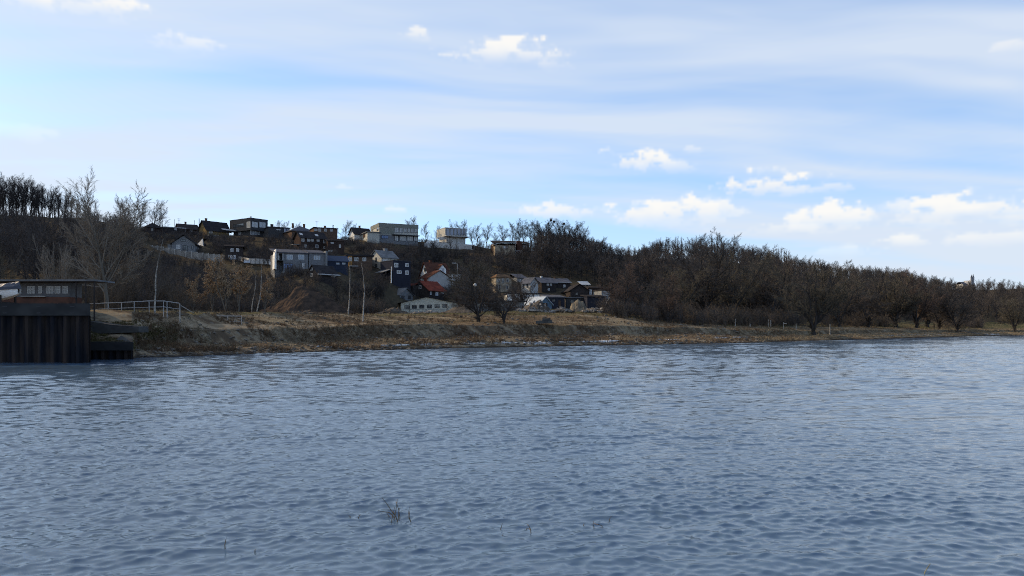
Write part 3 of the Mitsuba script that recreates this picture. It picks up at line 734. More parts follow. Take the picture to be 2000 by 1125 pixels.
h = House('porch_house', 'dark house with a pale curved porch roof at the end of the hilltop row', 966, 1036, 494, 290, 12, depth=8)
h.walls(h.z(474), 'brick_dark', y0=2); h.shed(h.z(474), h.z(466), 'roof_dark', y0=2); c0, c1 = h.along(962), h.along(1008)
xs = np.linspace(c0, c1, 8)
h.part('porch_roof', cat([slab([(xs[i], -1.5, h.z(478.5) + 1.1 * math.sin((i) / 7 * 2.2)), (xs[i + 1], -1.5, h.z(478.5) + 1.1 * math.sin((i + 1) / 7 * 2.2)), (xs[i + 1], 1.9, h.z(478) + 1.1 * math.sin((i + 1) / 7 * 2.2)), (xs[i], 1.9, h.z(478) + 1.1 * math.sin(i / 7 * 2.2))], .14) for i in range(7)]), 'trim_pale', 'pale curved porch roof')
h.walls(h.z(479), 'plaster_worn', x1=h.along(1004), y0=-1, y1=1.98, name='porch_wall')
h.part('chimney', box(h.along(1011), h.along(1020), 1.0, 1.9, h.z(492), h.z(469)), 'roof_tile', 'broad red brick chimney')
for l, rr in ((1013, 1016), (1024, 1031)): h.opening('front', l, rr, 479, 484.5, at_y=2)
h.opening('front', 982, 991, 480.5, 486.5, 'frame_dark', 'pane_curtain', 1, at_y=-1)
h.part('railing', cat([box(h.along(1008), h.along(1021), .4, .46, h.z(489), h.z(488.4))] + [box(h.along(q), h.along(q) + .06, .403, .457, -1, h.z(489)) for q in (1008.5, 1012, 1016, 1020.5)]), 'frame_white')

# half way down the slope, left
h = House('grey_gable_house', 'grey plastered house with front gable behind the pale stepped fence', 335.5, 381, 497, 242, 12, depth=9)
ze, zr = h.z(475), h.z(459, h.W / 2)
h.walls(ze, 'plaster_grey', gable='y', ridge=zr - .2); h.gable(ze, zr, 'roof_dark', 'y', ov=.5)
h.part('wing', box(-1.3, -.002, .5, 6, -3, h.z(477)), 'plaster_grey')
h.opening('front', 344.5, 352, 478, 486.5, 'frame_white', 'pane_curtain'); h.opening('front', 357, 366.5, 479, 489.5, 'frame_dark', 'pane', 1); h.opening('front', 374, 377.5, 479.5, 487, 'frame_dark', 'pane', 0); h.opening('front', 353, 362.5, 467, 472, 'frame_dark', 'pane', 2)
h = House('white_side_shed', 'little shed with a sunlit white side wall below the ochre house', 397.5, 403, 481, 255, 45, pl=386, category='shed')
zr = h.z(467, 0, h.D / 2)
h.part('side_wall', trimesh.Trimesh(prism([(0, -1), (h.D, -.6), (h.D, 1.1), (h.D * .15, zr)], -.03, .12).vertices[:, [1, 0, 2]], prism([(0, -1), (h.D, -.6), (h.D, 1.1), (h.D * .15, zr)], 0, 1).faces[:, ::-1], process=False), 'plaster_white')
h.part('wall', box(.14, h.W, .1, h.D * .9, -2, 1.0), 'dark_boards'); h.part('roof', slab([(.13, -.2, zr + .1), (h.W + .3, -.2, zr + .1), (h.W + .3, h.D, 1.2), (.13, h.D, 1.2)], .1), 'roof_dark')
h = House('two_window_house', 'small dark house with two white windows above a garage half way up the slope', 440, 474, 504, 238, 18, depth=8)
h.walls(h.z(481), 'dark_boards'); h.gable(h.z(481), h.z(476), 'roof_dark'); h.opening('front', 450, 456, 485, 491.5, bw=.16); h.opening('front', 461, 467, 485, 491.5, bw=.16)
for l, rr in ((445.5, 453.5), (456, 460.5)): h.opening('front', l, rr, 498, 503.5, 'frame_white', 'pane_curtain', 2, name='garage_door')

h = House('grey_blue_house', 'large grey-blue house with two triple windows and white end wall on the slope', 553, 602, 530, 205, 25, depth=10)
ze = h.z(494)
h.walls(ze, 'cladding_grey'); xl = h.along(539)
h.walls(ze, 'cladding_grey', x0=xl, x1=-.003, y0=2.2, name='recess_wall')
h.part('end_wall', prism([(xl - .5, h.z(526)), (xl, h.z(527)), (xl, h.z(487.5)), (xl - .12, h.z(487.5)), (xl - .45, h.z(500))], -.8, 3), 'plaster_white', 'curved white end wall')
h.shed(ze, h.z(486.5, 0, 10) - .1, 'roof_slate', x0=xl, x1=h.along(599), ov=.4)
h.part('balcony', box(xl + .01, -.01, -.6, 2.19, h.z(510), h.z(508.8)), 'cladding_dark')
for q in (542.5, 552): h.part('balcony_post', box(h.along(q) - .09, h.along(q) + .09, -.55, -.37, h.z(508.8) + .002, ze - .2), 'trim_pale')
for l in (560, 582.5): h.opening('front', l, l + 11.5, 497.5, 507, 'frame_white', 'pane_blue', 2)
h.opening('front', 553.5, 572, 514.5, 525, 'metal_dark', 'door_blue', 4, 2, name='garage_door', label='blue garage door'); h.opening('front', 590, 594.5, 514.5, 524.5, 'frame_white', 'pane_curtain', 0, name='door')
h.opening('front', 545, 549, 497, 507, 'frame_dark', 'pane_blue', 0, at_y=2.2)
h.part('basement', box(.4, h.W - 1, .6, 8, -5, -.42), 'dark_boards'); h.part('base_slab', box(-.2, h.W + .2, -.3, 9.9, -.4, -.003), 'concrete')
h = House('grey_wing_house', 'lower grey wing with a tall window group right of the grey-blue house', 603.5, 635, 526, 208, 25, depth=8)
ze = h.z(494.5)
h.walls(ze, 'cladding_grey'); h.shed(ze, h.z(489, 0, 8), 'roof_slate', ov=.3); h.part('fin_wall', box(h.W + .002, h.W + .5, -.6, 4, -2, h.z(489)), 'plaster_grey')
for l in (613, 617.5, 622): h.opening('front', l, l + 3.2, 499.5, 507.5, 'frame_white', 'pane_blue', 0, bw=.08)
h = House('blue_house', 'blue metal-clad house with two skylights right of the grey wing', 639, 680, 528, 214, 25, pl=632)
ze, zr = h.z(509), h.z(500.5, 0, 4)
h.walls(ze, 'cladding_blue'); h.gable(ze, h.z(500, 0, h.D / 2), 'roof_blue', ov=.3)
for l in (656.5, 668): h.opening('front', l, l + 6.5, 513, 516.5, 'metal_grey', 'pane_blue', 1)
h = House('dark_gable_house', 'dark steep-roofed house with pale verge in front of the blue house', 622, 659, 546, 192, 48, pl=600)
ze, zr = h.z(535), h.z(518, 0, h.D / 2)
h.walls(ze, 'dark_boards', gable='x', ridge=zr - .2); h.gable(ze, zr, 'roof_dark', ov=.4)
h.part('verge_board', slab([(-.5, -.6, ze + .02), (h.W + .5, -.6, ze + .02), (h.W + .5, -.45, ze + .06), (-.5, -.45, ze + .06)], .2), 'trim_pale')
h.opening('left', 606, 611, 523, 528, 'frame_white', 'pane', 0); h.opening('left', 606, 611, 534, 540); h.opening('front', 646.5, 655, 536.5, 541, bars=2)
h = House('orange_house', 'house of orange and brown boards with balcony in the middle of the slope', 679, 727, 529, 232, 20, pl=669)
zt = h.z(500)
h.walls(zt, 'brick_brown'); h.flat(zt, 'roof_dark', ov=.5, t=.5); h.part('bay', box(h.along(679.5), h.along(687), -.9, -.002, h.z(521), zt - .01), 'orange_boards', 'orange bay')
for l in (680.2, 683.6): h.opening('front', l, l + 2.8, 503, 510.5, bars=0, at_y=-.9)
h.opening('front', 692, 700, 502.5, 510); h.opening('front', 708, 715, 503, 510)
h.part('balcony', box(h.along(681), h.along(697), -2.4, -.92, h.z(521), h.z(519.8)), 'trim_pale')
for q in (682, 696): h.part('balcony_post', box(h.along(q), h.along(q) + .12, -2.35, -2.23, -2, h.z(521) - .002), 'dark_boards')
h = House('beige_gable_house', 'beige house with a sunlit gable and grey roof in the middle of the slope', 745, 776, 528, 238, 42, pl=722)
ze, zr = h.z(502), h.z(489, 0, h.D / 2)
h.walls(ze, 'plaster_beige', gable='x', ridge=zr - .2); r = h.gable(ze, zr, 'roof_grey', ov=.45); h.chimney(r, h.along(764), h.D / 2, zr - .4, zr + .7, 1.0, 'plaster_grey')
h.opening('left', 733, 736, 503, 512, 'frame_dark', bars=0); h.opening('left', 733, 736, 516, 523, 'frame_dark', bars=0); h.opening('front', 748, 757, 504, 511, 'frame_white', 'pane_curtain')
h = House('navy_house', 'dark navy cube house with four white windows beside a white pole', 768, 802, 546, 226, 40, pl=743)
zt = h.z(509)
h.walls(zt, 'cladding_navy'); h.flat(zt, 'metal_dark', ov=.1, t=.2)
for l, rr, t, b in ((769.5, 777.5, 513.5, 522), (791, 798, 514, 521), (775, 784, 528, 535), (791, 798, 528.5, 536.5)): h.opening('front', l, rr, t, b, bw=.17)
h.part('porch_roof', slab([(-2.6, 1, h.z(531)), (-.02, 1, h.z(525)), (-.02, 6, h.z(525)), (-2.6, 6, h.z(531))], .14), 'roof_grey')

h = House('white_red_house', 'white house with steep red-brown roof, dormer and sunlit gable', 840, 880, 563, 250, 35, pl=819)
ze, zr = h.z(541), h.z(512.5, 0, h.D / 2)
h.walls(ze, 'plaster_white', gable='x', ridge=zr - .25); r = h.gable(ze, zr, 'roof_tile', ov=.5); h.chimney(r, h.along(851), h.D / 2, zr - .6, zr + .7, .7, 'roof_tile')
h.opening('left', 828.5, 832.5, 522.5, 530.5, 'frame_dark', bars=0)
x0, x1 = h.along(825), h.along(868)
h.walls(h.z(544), 'plaster_pale', x0=x0, x1=x1, y0=-4.2, y1=-.01, gable='y', ridge=h.z(531.5, 3), name='front_gable'); h.gable(h.z(544), h.z(530.5, 3), 'roof_tile', 'y', x0=x0, x1=x1, y0=-4.2, y1=2.5, ov=.35, name='front_roof')
k = (zr - ze) / (h.D / 2)
x0, x1 = h.along(857), h.along(871)
h.walls(h.z(525, 5), 'plaster_white', x0=x0, x1=x1, y0=-.1, y1=2.8, z0=ze - .2, gable='y', ridge=h.z(517.5, 5), name='dormer'); d = h.gable(h.z(525, 5), h.z(516.5, 5), 'roof_tile', 'y', x0=x0, x1=x1, y0=-.1, y1=3.4, ov=.3, name='dormer_roof')
h.opening('front', 862, 867, 523.5, 531, 'frame_white', 'pane_blue', 1, at_y=-.1)
x0 = h.along(874); h.walls(h.z(536), 'plaster_white', x0=x0, x1=h.along(890), y0=-3, y1=5, name='side_wing'); h.flat(h.z(536), 'trim_pale', x0=x0, x1=h.along(890), y0=-3, y1=5, ov=.2, t=.18, name='wing_roof')
for t, b in ((539, 546), (549, 557)):
    for l in (876, 883): h.opening('front', l, l + 4.5, t, b, 'frame_dark', 'pane', 0, at_y=-3)
h.part('balcony', box(h.along(874), h.along(891), -4.2, -3.02, h.z(548.5), h.z(547.6)), 'trim_pale'); h.part('balcony_rail', cat([box(h.along(874), h.along(891), -4.2, -4.14, h.z(544.4), h.z(544))] + [box(x - .03, x + .03, -4.197, -4.143, h.z(547.6), h.z(544.4)) for x in np.linspace(h.along(874) + .05, h.along(891) - .05, 9)]), 'frame_white')
h = House('red_roof_house', 'low dark wooden house with a bright red roof behind the cream garage', 838, 868, 582, 231, 48, pl=804)
ze, zr = h.z(566), h.z(549, 0, h.D / 2)
h.walls(ze, 'dark_boards', gable='x', ridge=zr - .2); r = h.gable(ze, zr, 'roof_red', ov=.55); h.chimney(r, h.W * .35, h.D / 2, zr - .3, zr + .9, .7, 'roof_red')
h.opening('left', 817.5, 823, 557.5, 564.5, bw=.18); h.opening('front', 840, 843, 570, 576); h.opening('front', 850, 856, 570, 578, 'metal_grey', 'door_white', 1, name='door'); h.opening('front', 862, 867, 569, 574)
h.part('lean_to_roof', slab([(-2.6, h.D * .55, h.z(557)), (-.5, h.D * .55, h.z(552)), (-.5, h.D * 1.02, h.z(552)), (-2.6, h.D * 1.02, h.z(557))], .12), 'roof_red', 'red lean-to roof'); h.part('lean_to', box(-2.4, -.02, h.D * .58, h.D, -2, h.z(558)), 'dark_boards')
h = House('grey_shed_house', 'grey house with pale sheet roof left behind the cream garage', 781, 806, 592, 222, 50, pl=756)
ze, zr = h.z(575), h.z(563, h.W / 2)
h.walls(ze, 'plaster_grey', gable='y', ridge=zr - .15); h.gable(ze, zr, 'roof_grey', 'y', ov=.45)
h.opening('front', 783, 790, 577.5, 585, 'frame_dark'); h.opening('front', 797, 803, 577.5, 584.5, 'frame_dark'); h.opening('left', 762, 769, 578, 584, 'frame_dark'); h.opening('left', 772, 778, 578, 584, 'frame_dark')
h = House('cream_garage', 'long cream garage building with low gable and six dark windows', 783.5, 895, 614, 215, 15, pl=772.5, category='garage')
ze, ze2, zr = h.z(591), h.z(588.5, h.W), h.z(580.5, h.along(833))
xa = h.along(833)
h.part('wall', cat([box(0, h.W, 0, h.D, -2, ze - .02), prism([(0, ze - .02), (h.W, ze - .02), (h.W, ze), (xa, zr), (0, ze)], 0, h.D)]), 'cream_render')
h.part('roof', cat([slab([(-.5, -.4, ze - .02), (xa, -.4, zr + .16), (xa, h.D, zr + .16), (-.5, h.D, ze - .02)], .15), slab([(xa, -.4, zr + .16), (h.W + .5, -.4, ze - .02), (h.W + .5, h.D, ze - .02), (xa, h.D, zr + .16)], .15)]), 'roof_dark')
for l, t in ((790, 596.5), (804.5, 596), (819, 595.5), (834, 595), (849, 594.4), (864, 593.8)): h.opening('front', l, l + 9.5, t, t + 7, 'frame_dark', 'pane', 2, 1)
h.part('plinth_band', box(-.03, h.W + .03, -.05, -.003, h.z(605), h.z(604.2)), 'concrete'); h.part('downpipe', box(h.along(800), h.along(800) + .12, -.12, -.01, -1, ze), 'metal_dark')

# the yards right of the middle
h = House('worn_plaster_house', 'worn beige plastered house with a rusty flat hipped roof above the yards', 969, 999, 570, 238, 35, pl=960)
h.walls(h.z(541), 'plaster_worn'); h.hip(h.z(541), h.z(534.5), 'roof_rust', ov=.3)
for l, t, b in ((972, 545, 551), (980, 543, 553), (989, 543, 551), (973, 556, 563), (988, 556, 565)): h.opening('front', l, l + 4.5, t, b, 'plaster_pale', 'pane', 0)
h = House('pale_barn_house', 'pale grey house with a broken-pitch gable and slate side roof', 1036, 1051, 571, 235, 45, pl=1018)
ze, zr = h.z(552), h.z(542.5, h.W / 2)
h.walls(ze, 'plaster_pale', gable='y', ridge=zr - .15); h.gable(ze, zr, 'roof_slate', 'y', ov=.4); h.opening('left', 1021.5, 1024, 554, 562, 'frame_dark', bars=0); h.opening('left', 1028.5, 1031.5, 554, 562, 'frame_dark', bars=0); h.opening('front', 1040, 1045, 556, 562)
h = House('slate_roof_house', 'house with a plain slate roof just behind the pale broken-pitch house', 1010, 1027, 560, 252, 30, depth=7)
h.walls(h.z(542), 'plaster_grey'); h.gable(h.z(542), h.z(534.5), 'roof_slate'); h.opening('front', 1013, 1017, 545, 551)
h = House('yard_house', 'dark yard house with pale ridge line right of the pale broken-pitch house', 1058, 1086, 577, 240, 25, depth=9)
h.walls(h.z(552), 'dark_boards'); r = h.gable(h.z(552), h.z(542.5, 0, 4.5), 'roof_slate'); h.chimney(r, h.along(1070), 4.5, h.z(545), h.z(538.5), .5, 'plaster_white'); h.opening('front', 1068, 1072, 554, 557.5); h.opening('front', 1074, 1078, 554, 557.5); h.opening('front', 1070, 1074, 563, 567)
h = House('long_slate_house', 'long low house with thin pale eaves in the middle of the yards', 1086, 1114, 575, 247, 15, depth=8)
h.walls(h.z(552), 'dark_boards'); r = h.gable(h.z(552), h.z(544.5, 0, 4), 'roof_slate'); h.chimney(r, h.along(1092), 4, h.z(546), h.z(541), .6); h.part('gutter', box(-.3, h.W + .3, -.58, -.5, h.z(552.4), h.z(551.6)), 'trim_pale'); h.opening('front', 1100, 1104, 556, 561)
h = House('wooden_gable_house', 'dark brown wooden house with a wide low gable and one white window', 1114, 1180, 584, 230, 8, depth=12)
ze, zr = h.z(567), h.z(555, h.along(1133))
xa = h.along(1150)
h.walls(ze, 'dark_boards', x1=xa, gable='y', ridge=zr - .2); h.gable(ze, zr, 'roof_dark', 'y', x1=xa, ov=.4); h.walls(h.z(562), 'brick_dark', x0=xa + .01, y0=1.0, name='side_wall'); h.shed(h.z(562), h.z(556), 'roof_dark', x0=xa + .4, y0=1.0, name='side_roof')
h.opening('front', 1152.5, 1157.5, 565.5, 575, 'frame_white', 'pane_curtain', 0, 1, at_y=1.0, bw=.2); h.opening('front', 1124, 1129, 571, 577, 'frame_dark')
h = House('pale_roof_cabin', 'small cabin with white-trimmed dormers behind the wooden gable house', 1136, 1152, 566, 255, 15, depth=6, category='cabin')
h.walls(h.z(556), 'plaster_pale'); h.gable(h.z(556), h.z(550, 0, 3), 'roof_pale', ov=.3); h.opening('front', 1138, 1142, 557, 561, 'frame_dark'); h.opening('front', 1145, 1149, 557, 561, 'frame_dark')
h = House('grey_corner_house', 'grey house with three narrow windows at the right end of the yards', 1175, 1192, 586, 222, 15, depth=7)
h.walls(h.z(567), 'plaster_grey'); h.flat(h.z(567), 'roof_dark', t=.25)
for l in (1178, 1182.5, 1187): h.opening('front', l, l + 2.8, 569, 577, 'frame_white', 'pane', 0, bw=.1)
h = House('white_panel_shed', 'long low shed with white wall panels in the yards', 991, 1054, 592, 214, 10, depth=6, category='shed')
h.walls(h.z(574), 'plaster_white'); h.flat(h.z(574), 'roof_dark', ov=.4, t=.25)
for q in (1003, 1016, 1029, 1042): h.part('post', box(h.along(q) - .1, h.along(q) + .1, -.06, -.003, -1, h.z(574) - .01), 'cladding_dark')
h.opening('front', 1017.5, 1021.5, 576, 590, 'frame_dark', 'door_brown', 0, name='door')
for q in (998, 1014, 1038): h.part('roof_vent', box(h.along(q), h.along(q) + .35, 2, 2.35, h.z(574) + .25, h.z(571)), 'trim_pale')
h = House('teal_gable_shed', 'shed with a pale blue sheet roof and teal gable end', 1052, 1078, 604, 196, 48, pl=1020, category='shed')
ze, zr = h.z(594), h.z(580, h.W / 2)
h.walls(ze, 'teal_boards', gable='y', ridge=zr - .12); h.gable(ze, zr, 'roof_pale', 'y', ov=.35); h.opening('front', 1061, 1069, 592, 602, 'frame_dark', 'door_brown', 1, name='door')
h = House('navy_shed', 'low navy blue shed right of the teal gable shed', 1068, 1103, 602, 204, 12, depth=6, category='shed')
h.walls(h.z(581), 'cladding_navy'); h.shed(h.z(581), h.z(577, 0, 6), 'roof_slate'); h.opening('front', 1078, 1084, 584, 590, 'frame_dark'); h.opening('front', 1090, 1096, 586, 600, 'frame_dark', 'door_brown', 0, name='door')
h = House('dark_block_shed', 'dark flat shed behind the grey rubble heap', 1106, 1146, 602, 209, 8, depth=6, category='shed')
h.walls(h.z(582), 'cladding_dark'); h.flat(h.z(582), 'roof_grey', t=.2); h.opening('front', 1114, 1121, 586, 592, 'frame_dark')
h = House('slate_block_shed', 'slate-grey windowless shed beside the white leaning pole', 1147, 1183, 604, 206, 10, depth=6, category='shed')
h.walls(h.z(580), 'cladding_navy'); h.shed(h.z(580), h.z(577, 0, 6), 'roof_dark')
h = House('low_warehouse', 'long low dark warehouse with faint grey windows behind the bank trees', 908, 1024, 612, 184, 6, depth=8, category='warehouse')
h.walls(h.z(589), 'plaster_grey'); h.flat(h.z(589), 'roof_dark', ov=.5, t=.3)
for i in range(7): h.opening('front', 914 + i * 15.5, 923 + i * 15.5, 593, 600, 'frame_dark', 'pane', 2)
h.opening('front', 1019, 1022.5, 597, 610, 'frame_dark', 'door_brown', 0, name='door')

# ---------------------------------------------------------------- trees and bushes, where they stand
W = _rt
# wood on the left hilltop
for i, (px, top) in enumerate([(-8, 341), (4, 342), (13, 339), (22, 338), (31, 339), (40, 341), (50, 343), (60, 347), (69, 351), (78, 355), (87, 358), (97, 360), (106, 365), (115, 368), (125, 370), (133, 374)]):
    tree('tall_tree', 'tall_tree', px, 262 + (i * 7 % 10), top, 'tall thin bare tree in the row on the left hilltop', 'tall trees on the left hilltop', width=W.uniform(24, 34))
for px, top in [(1, 346), (9, 350), (18, 348), (27, 352), (36, 347), (46, 352), (56, 354), (66, 360), (75, 362), (84, 366), (94, 368), (103, 372), (113, 374), (124, 378), (150, 384), (182, 388)]:
    tree('tall_tree', 'tall_tree', px, 280 + W.uniform(-4, 4), top, 'tall thin bare tree in the row on the left hilltop', 'tall trees on the left hilltop', width=30)
for i in range(20):
    px = -4 + i * 7.4
    tree('tall_tree', 'tall_tree', px, 270 + (i * 11 % 13), np.interp(px, [0, 30, 60, 100, 140], [343, 341, 349, 363, 378]) + W.uniform(0, 14), 'tall thin bare tree in the row on the left hilltop', 'tall trees on the left hilltop', width=W.uniform(26, 36))
tree('round_tree', 'hill_tree', 140, 258, 374, 'dense dark round-crowned tree at the right end of the tall hilltop row', width=62)
tree('round_tree', 'hill_tree', 168, 266, 386, 'dark tree just behind the left edge of the pale tree', width=44)
for px, top, w, o in [(248, 392, 40, 'left'), (272, 386, 46, 'middle'), (297, 390, 58, 'right')]:
    tree('round_tree', 'hill_tree', px, 262, top, f'dark spreading tree on the hilltop behind the tall pale tree, {o} of three', width=w)
tree('round_tree', 'hill_tree', 318, 270, 404, 'dark spreading tree at the right end of the left wood, beside the poles', width=34)
# skyline among and behind the houses
for px, top, Y, w, lab in [(541, 431, 300, 20, 'small bare tree behind the chimney of the flat dark block'), (558, 431, 302, 24, 'small bare tree behind the roof of the flat dark block'), (576, 434, 304, 18, 'small bare tree behind the left end of the long hipped roof'),
                           (672, 430, 296, 34, 'bare round tree between the brown brick house and the triangle house'), (692, 436, 305, 14, 'slender bare tree behind the triangle house'),
                           (800, 420, 312, 42, 'bare tree rising behind the roof of the wide modern house'), (833, 433, 306, 34, 'dark bare tree between the wide modern house and the glass house'), (851, 441, 318, 16, 'small bare tree left of the glass house'),
                           (884, 429, 325, 24, 'tree behind the left of the glass house roof'), (900, 427, 328, 26, 'tree behind the right of the glass house roof'),
                           (923, 440, 312, 22, 'bare tree next to the balcony of the glass house'), (935, 436, 316, 26, 'second bare tree right of the glass house'), (949, 436, 312, 28, 'third bare tree right of the glass house'), (968, 452, 312, 20, 'small tree left above the curved porch roof')]:
    tree('hilltop_tree', 'hill_tree', px, Y, top, lab, width=w)
for px, top, Y, w, o in [(985, 436, 306, 26, 'first'), (998, 434, 310, 28, 'second'), (1012, 430, 305, 30, 'third'), (1024, 426, 308, 30, 'fourth'), (1037, 430, 306, 28, 'fifth'), (1050, 432, 312, 30, 'last')]:
    tree('hilltop_tree', 'hill_tree', px, Y, top, f'bare tree behind the house with the curved porch, {o} from the left', width=w)
for i, (px, top, w) in enumerate([(1058, 430, 30), (1066, 428, 36), (1076, 427, 36), (1086, 426, 36), (1096, 427, 36), (1106, 429, 36), (1116, 432, 34), (1126, 437, 34), (1136, 442, 30), (1144, 450, 26)]):
    tree('grove_tree', 'hill_tree', px, 300 + (i * 5 % 14), top, 'bare tree in the dense dark grove with nests on the hilltop', 'trees of the dense hilltop grove', width=w)
for i in range(8):
    tree('grove_tree', 'hill_tree', 1062 + i * 10.5, 292 + (i * 3 % 8), 446 + W.uniform(-6, 8) + max(0, i - 5) * 6, 'bare tree in the dense dark grove with nests on the hilltop', 'trees of the dense hilltop grove', width=34)
sky_pts = [(1154, 462, 26), (1164, 463, 24), (1174, 462, 26), (1184, 470, 22), (1194, 474, 22), (1206, 476, 22), (1219, 481, 22), (1229, 478, 22), (1239, 481, 20), (1262, 475, 24), (1273, 471, 26), (1285, 464, 28), (1295, 462, 28), (1306, 467, 26), (1318, 470, 26), (1330, 468, 26),
           (1342, 463, 28), (1353, 461, 28), (1364, 458, 28), (1374, 456, 28), (1384, 456, 28), (1394, 458, 26), (1404, 461, 26), (1416, 466, 26), (1428, 467, 28), (1440, 472, 26), (1452, 476, 26), (1464, 478, 26), (1476, 477, 26), (1487, 476, 26), (1498, 480, 24),
           (1548, 497, 22), (1560, 500, 22), (1571, 499, 26), (1583, 500, 26), (1595, 504, 26), (1606, 504, 26), (1617, 511, 22), (1628, 510, 24), (1640, 513, 20)]
def ridge_Y(px):
    return float(_knots(np.array((px - 1000) / F))[0][9])
for px, top, w in sky_pts:
    tree('ridge_tree', 'hill_tree', px, ridge_Y(px) + W.uniform(-6, 8), top, 'bare tree on the wooded skyline right of the nest grove' if px < 1420 else 'bare tree on the descending wooded skyline at right', 'skyline trees, middle' if px < 1420 else 'skyline trees, right', width=w * 1.1)
tree('conifer', 'poplar_tree', 1247, 338, 480, 'small dark pointed tree standing alone on the middle skyline', width=15)
for px, top in [(1319, 461), (1325, 460), (1330, 462), (1391, 455), (1402, 457), (1410, 460)]:
    tree('poplar', 'poplar_tree', px, ridge_Y(px) + 6, top, 'narrow poplar spike above the highest middle part of the wood', 'poplars above the middle wood', width=8)
for px, top in [(1504, 488), (1510, 484), (1516, 484), (1521, 483), (1527, 484), (1532, 486), (1537, 486), (1541, 488)]:
    tree('poplar', 'poplar_tree', px, ridge_Y(px) + 4, top, 'narrow poplar in the short close row on the right skyline', 'row of poplars on the right skyline', width=7)
far_pts = [(1652, 519, 16), (1662, 514, 20), (1672, 515, 20), (1682, 517, 20), (1693, 518, 18), (1704, 518, 20), (1716, 519, 22), (1728, 519, 24), (1740, 522, 22), (1752, 523, 22), (1764, 522, 20), (1773, 522, 20), (1784, 528, 20), (1796, 532, 20), (1807, 535, 20), (1820, 536, 20), (1832, 537, 20), (1845, 540, 20), (1857, 544, 18), (1869, 548, 18), (1880, 549, 18), (1892, 548, 18), (1910, 545, 18), (1921, 545, 20), (1932, 541, 20), (1943, 544, 20), (1955, 544, 20), (1967, 546, 20), (1979, 548, 20), (1991, 549, 20), (2003, 550, 20), (2015, 551, 20)]
for px, top, w in far_pts:
    tree('far_tree', 'hill_tree', px, ridge_Y(px) + W.uniform(-10, 10), top, 'distant bare tree on the low far skyline at the right edge', 'far skyline trees', width=w)

# big trees on the near side of the meadow, from left to right
tree('pale_tree', 'big_tree', 209, 79, 352, 'tall bare tree with pale twigs at left, dark trunk behind the railing', width=132, rot=0)
tree('birch_tree', 'birch_tree', 303, 76.5, 455, 'leaning slender birch in front of the left railing', width=66, lean=4.0, rot=40, variant=0)
tree('pale_bush', 'bush_pale', 112, 104, 463, 'tall spreading bush with pale stems behind the low quay building', width=78, category='bush')
tree('olive_bush', 'bush_olive', 12, 98, 484, 'olive green bush at the left edge above the quay building', width=60, category='bush')
tree('umber_bush', 'bush_brown', 150, 110, 480, 'brown bush right of the pale-stemmed bush', width=76, category='bush')
for px, top, Y, w, o in [(172, 500, 96, 60, 'left of the pale tree trunk, upper one'), (236, 480, 112, 84, 'tallest one, right of the pale tree trunk'), (262, 516, 92, 70, 'just left of the leaning birch'), (280, 505, 100, 60, 'directly behind the leaning birch'), (330, 522, 98, 70, 'right of the leaning birch'), (350, 545, 92, 46, 'low one at the end of the long railing'), (196, 545, 86, 40, 'low one close beside the pale tree trunk'), (240, 552, 86, 46, 'low one behind the middle of the long railing')]:
    tree('umber_bush', 'bush_brown', px, Y, top, f'brown leafless bush behind the left railing, {o}', width=w, category='bush')
tree('birch_tree', 'birch_tree', 680, 109, 508, 'thin birch left of the taller roadside birch, right of the earth mound', width=56, rot=10, variant=1)
tree('birch_tree', 'birch_tree', 708, 101, 503, 'tall white-trunked birch standing on the bank edge', width=64, rot=200, variant=0)
tree('birch_tree', 'birch_tree', 501, 112, 500, 'pale forked birch between the leafy oaks and the earth mound', width=50, rot=90, variant=1)
tree('birch_tree', 'birch_tree', 491, 114, 520, 'thin birch close behind the forked birch', width=36, rot=150, variant=0)
tree('bank_tree', 'willow_brown', 935, 117, 520, 'bare forked tree on the bank in front of the low warehouse', width=74, rot=30)
tree('bank_tree', 'willow_brown', 985, 118, 540, 'smaller bare tree on the bank right of the forked one', width=64, rot=120)
tree('olive_tree', 'willow_olive', 915, 176, 506, 'olive-brown tree in front of the dark wooded slope beside the warehouse', width=74)
tree('umber_tree', 'willow_brown', 1022, 192, 540, 'brown tree between the worn plastered house and the pale barn house', width=46)
tree('red_bush', 'willow_red', 1222, 156, 512, 'broad reddish-brown bushy tree beside the excavator', width=92)
tree('umber_tree', 'willow_brown', 1262, 165, 530, 'brown bushy tree right of the reddish one', width=70)
tree('red_bush', 'willow_red', 1303, 152, 540, 'reddish bush leaning over the bank, middle right', width=86)
tree('olive_tree', 'willow_olive', 1333, 176, 520, 'olive bush left of the great willow', width=62)
tree('great_willow', 'willow_brown', 1374, 188, 459, 'great many-stemmed willow with the widest crown in the middle right', width=150, variant=0)
tree('willow', 'willow_olive', 1430, 202, 486, 'willow with thin twin trunks right of the great willow', width=86)
tree('willow', 'willow_brown', 1408, 214, 494, 'willow half behind the great willow', width=66)
tree('willow', 'willow_brown', 1512, 210, 490, 'tall spreading willow behind the white poles', width=106, variant=1)
tree('willow', 'willow_olive', 1470, 218, 500, 'willow between the twin-trunked one and the one behind the white poles', width=70)
tree('shore_willow', 'willow_olive', 1590, 174, 506, 'willow standing forward by the water with a dark twin trunk', width=112, variant=0)
tree('willow', 'willow_brown', 1640, 226, 536, 'willow behind the forward one by the water', width=64)
tree('willow', 'willow_olive', 1665, 244, 540, 'thin willow between the forward one and the dark broad one', width=50)
tree('willow', 'willow_brown', 1722, 262, 534, 'willow behind the gap between the dark broad one and the low forked one', width=60)
tree('willow', 'willow_olive', 1812, 282, 542, 'thin willow behind the dark stump', width=50)
tree('willow', 'willow_brown', 1548, 228, 502, 'willow behind and left of the forward one by the water', width=70)
tree('willow', 'willow_brown', 1695, 234, 530, 'dark broad willow right of the forward one by the water', width=96)
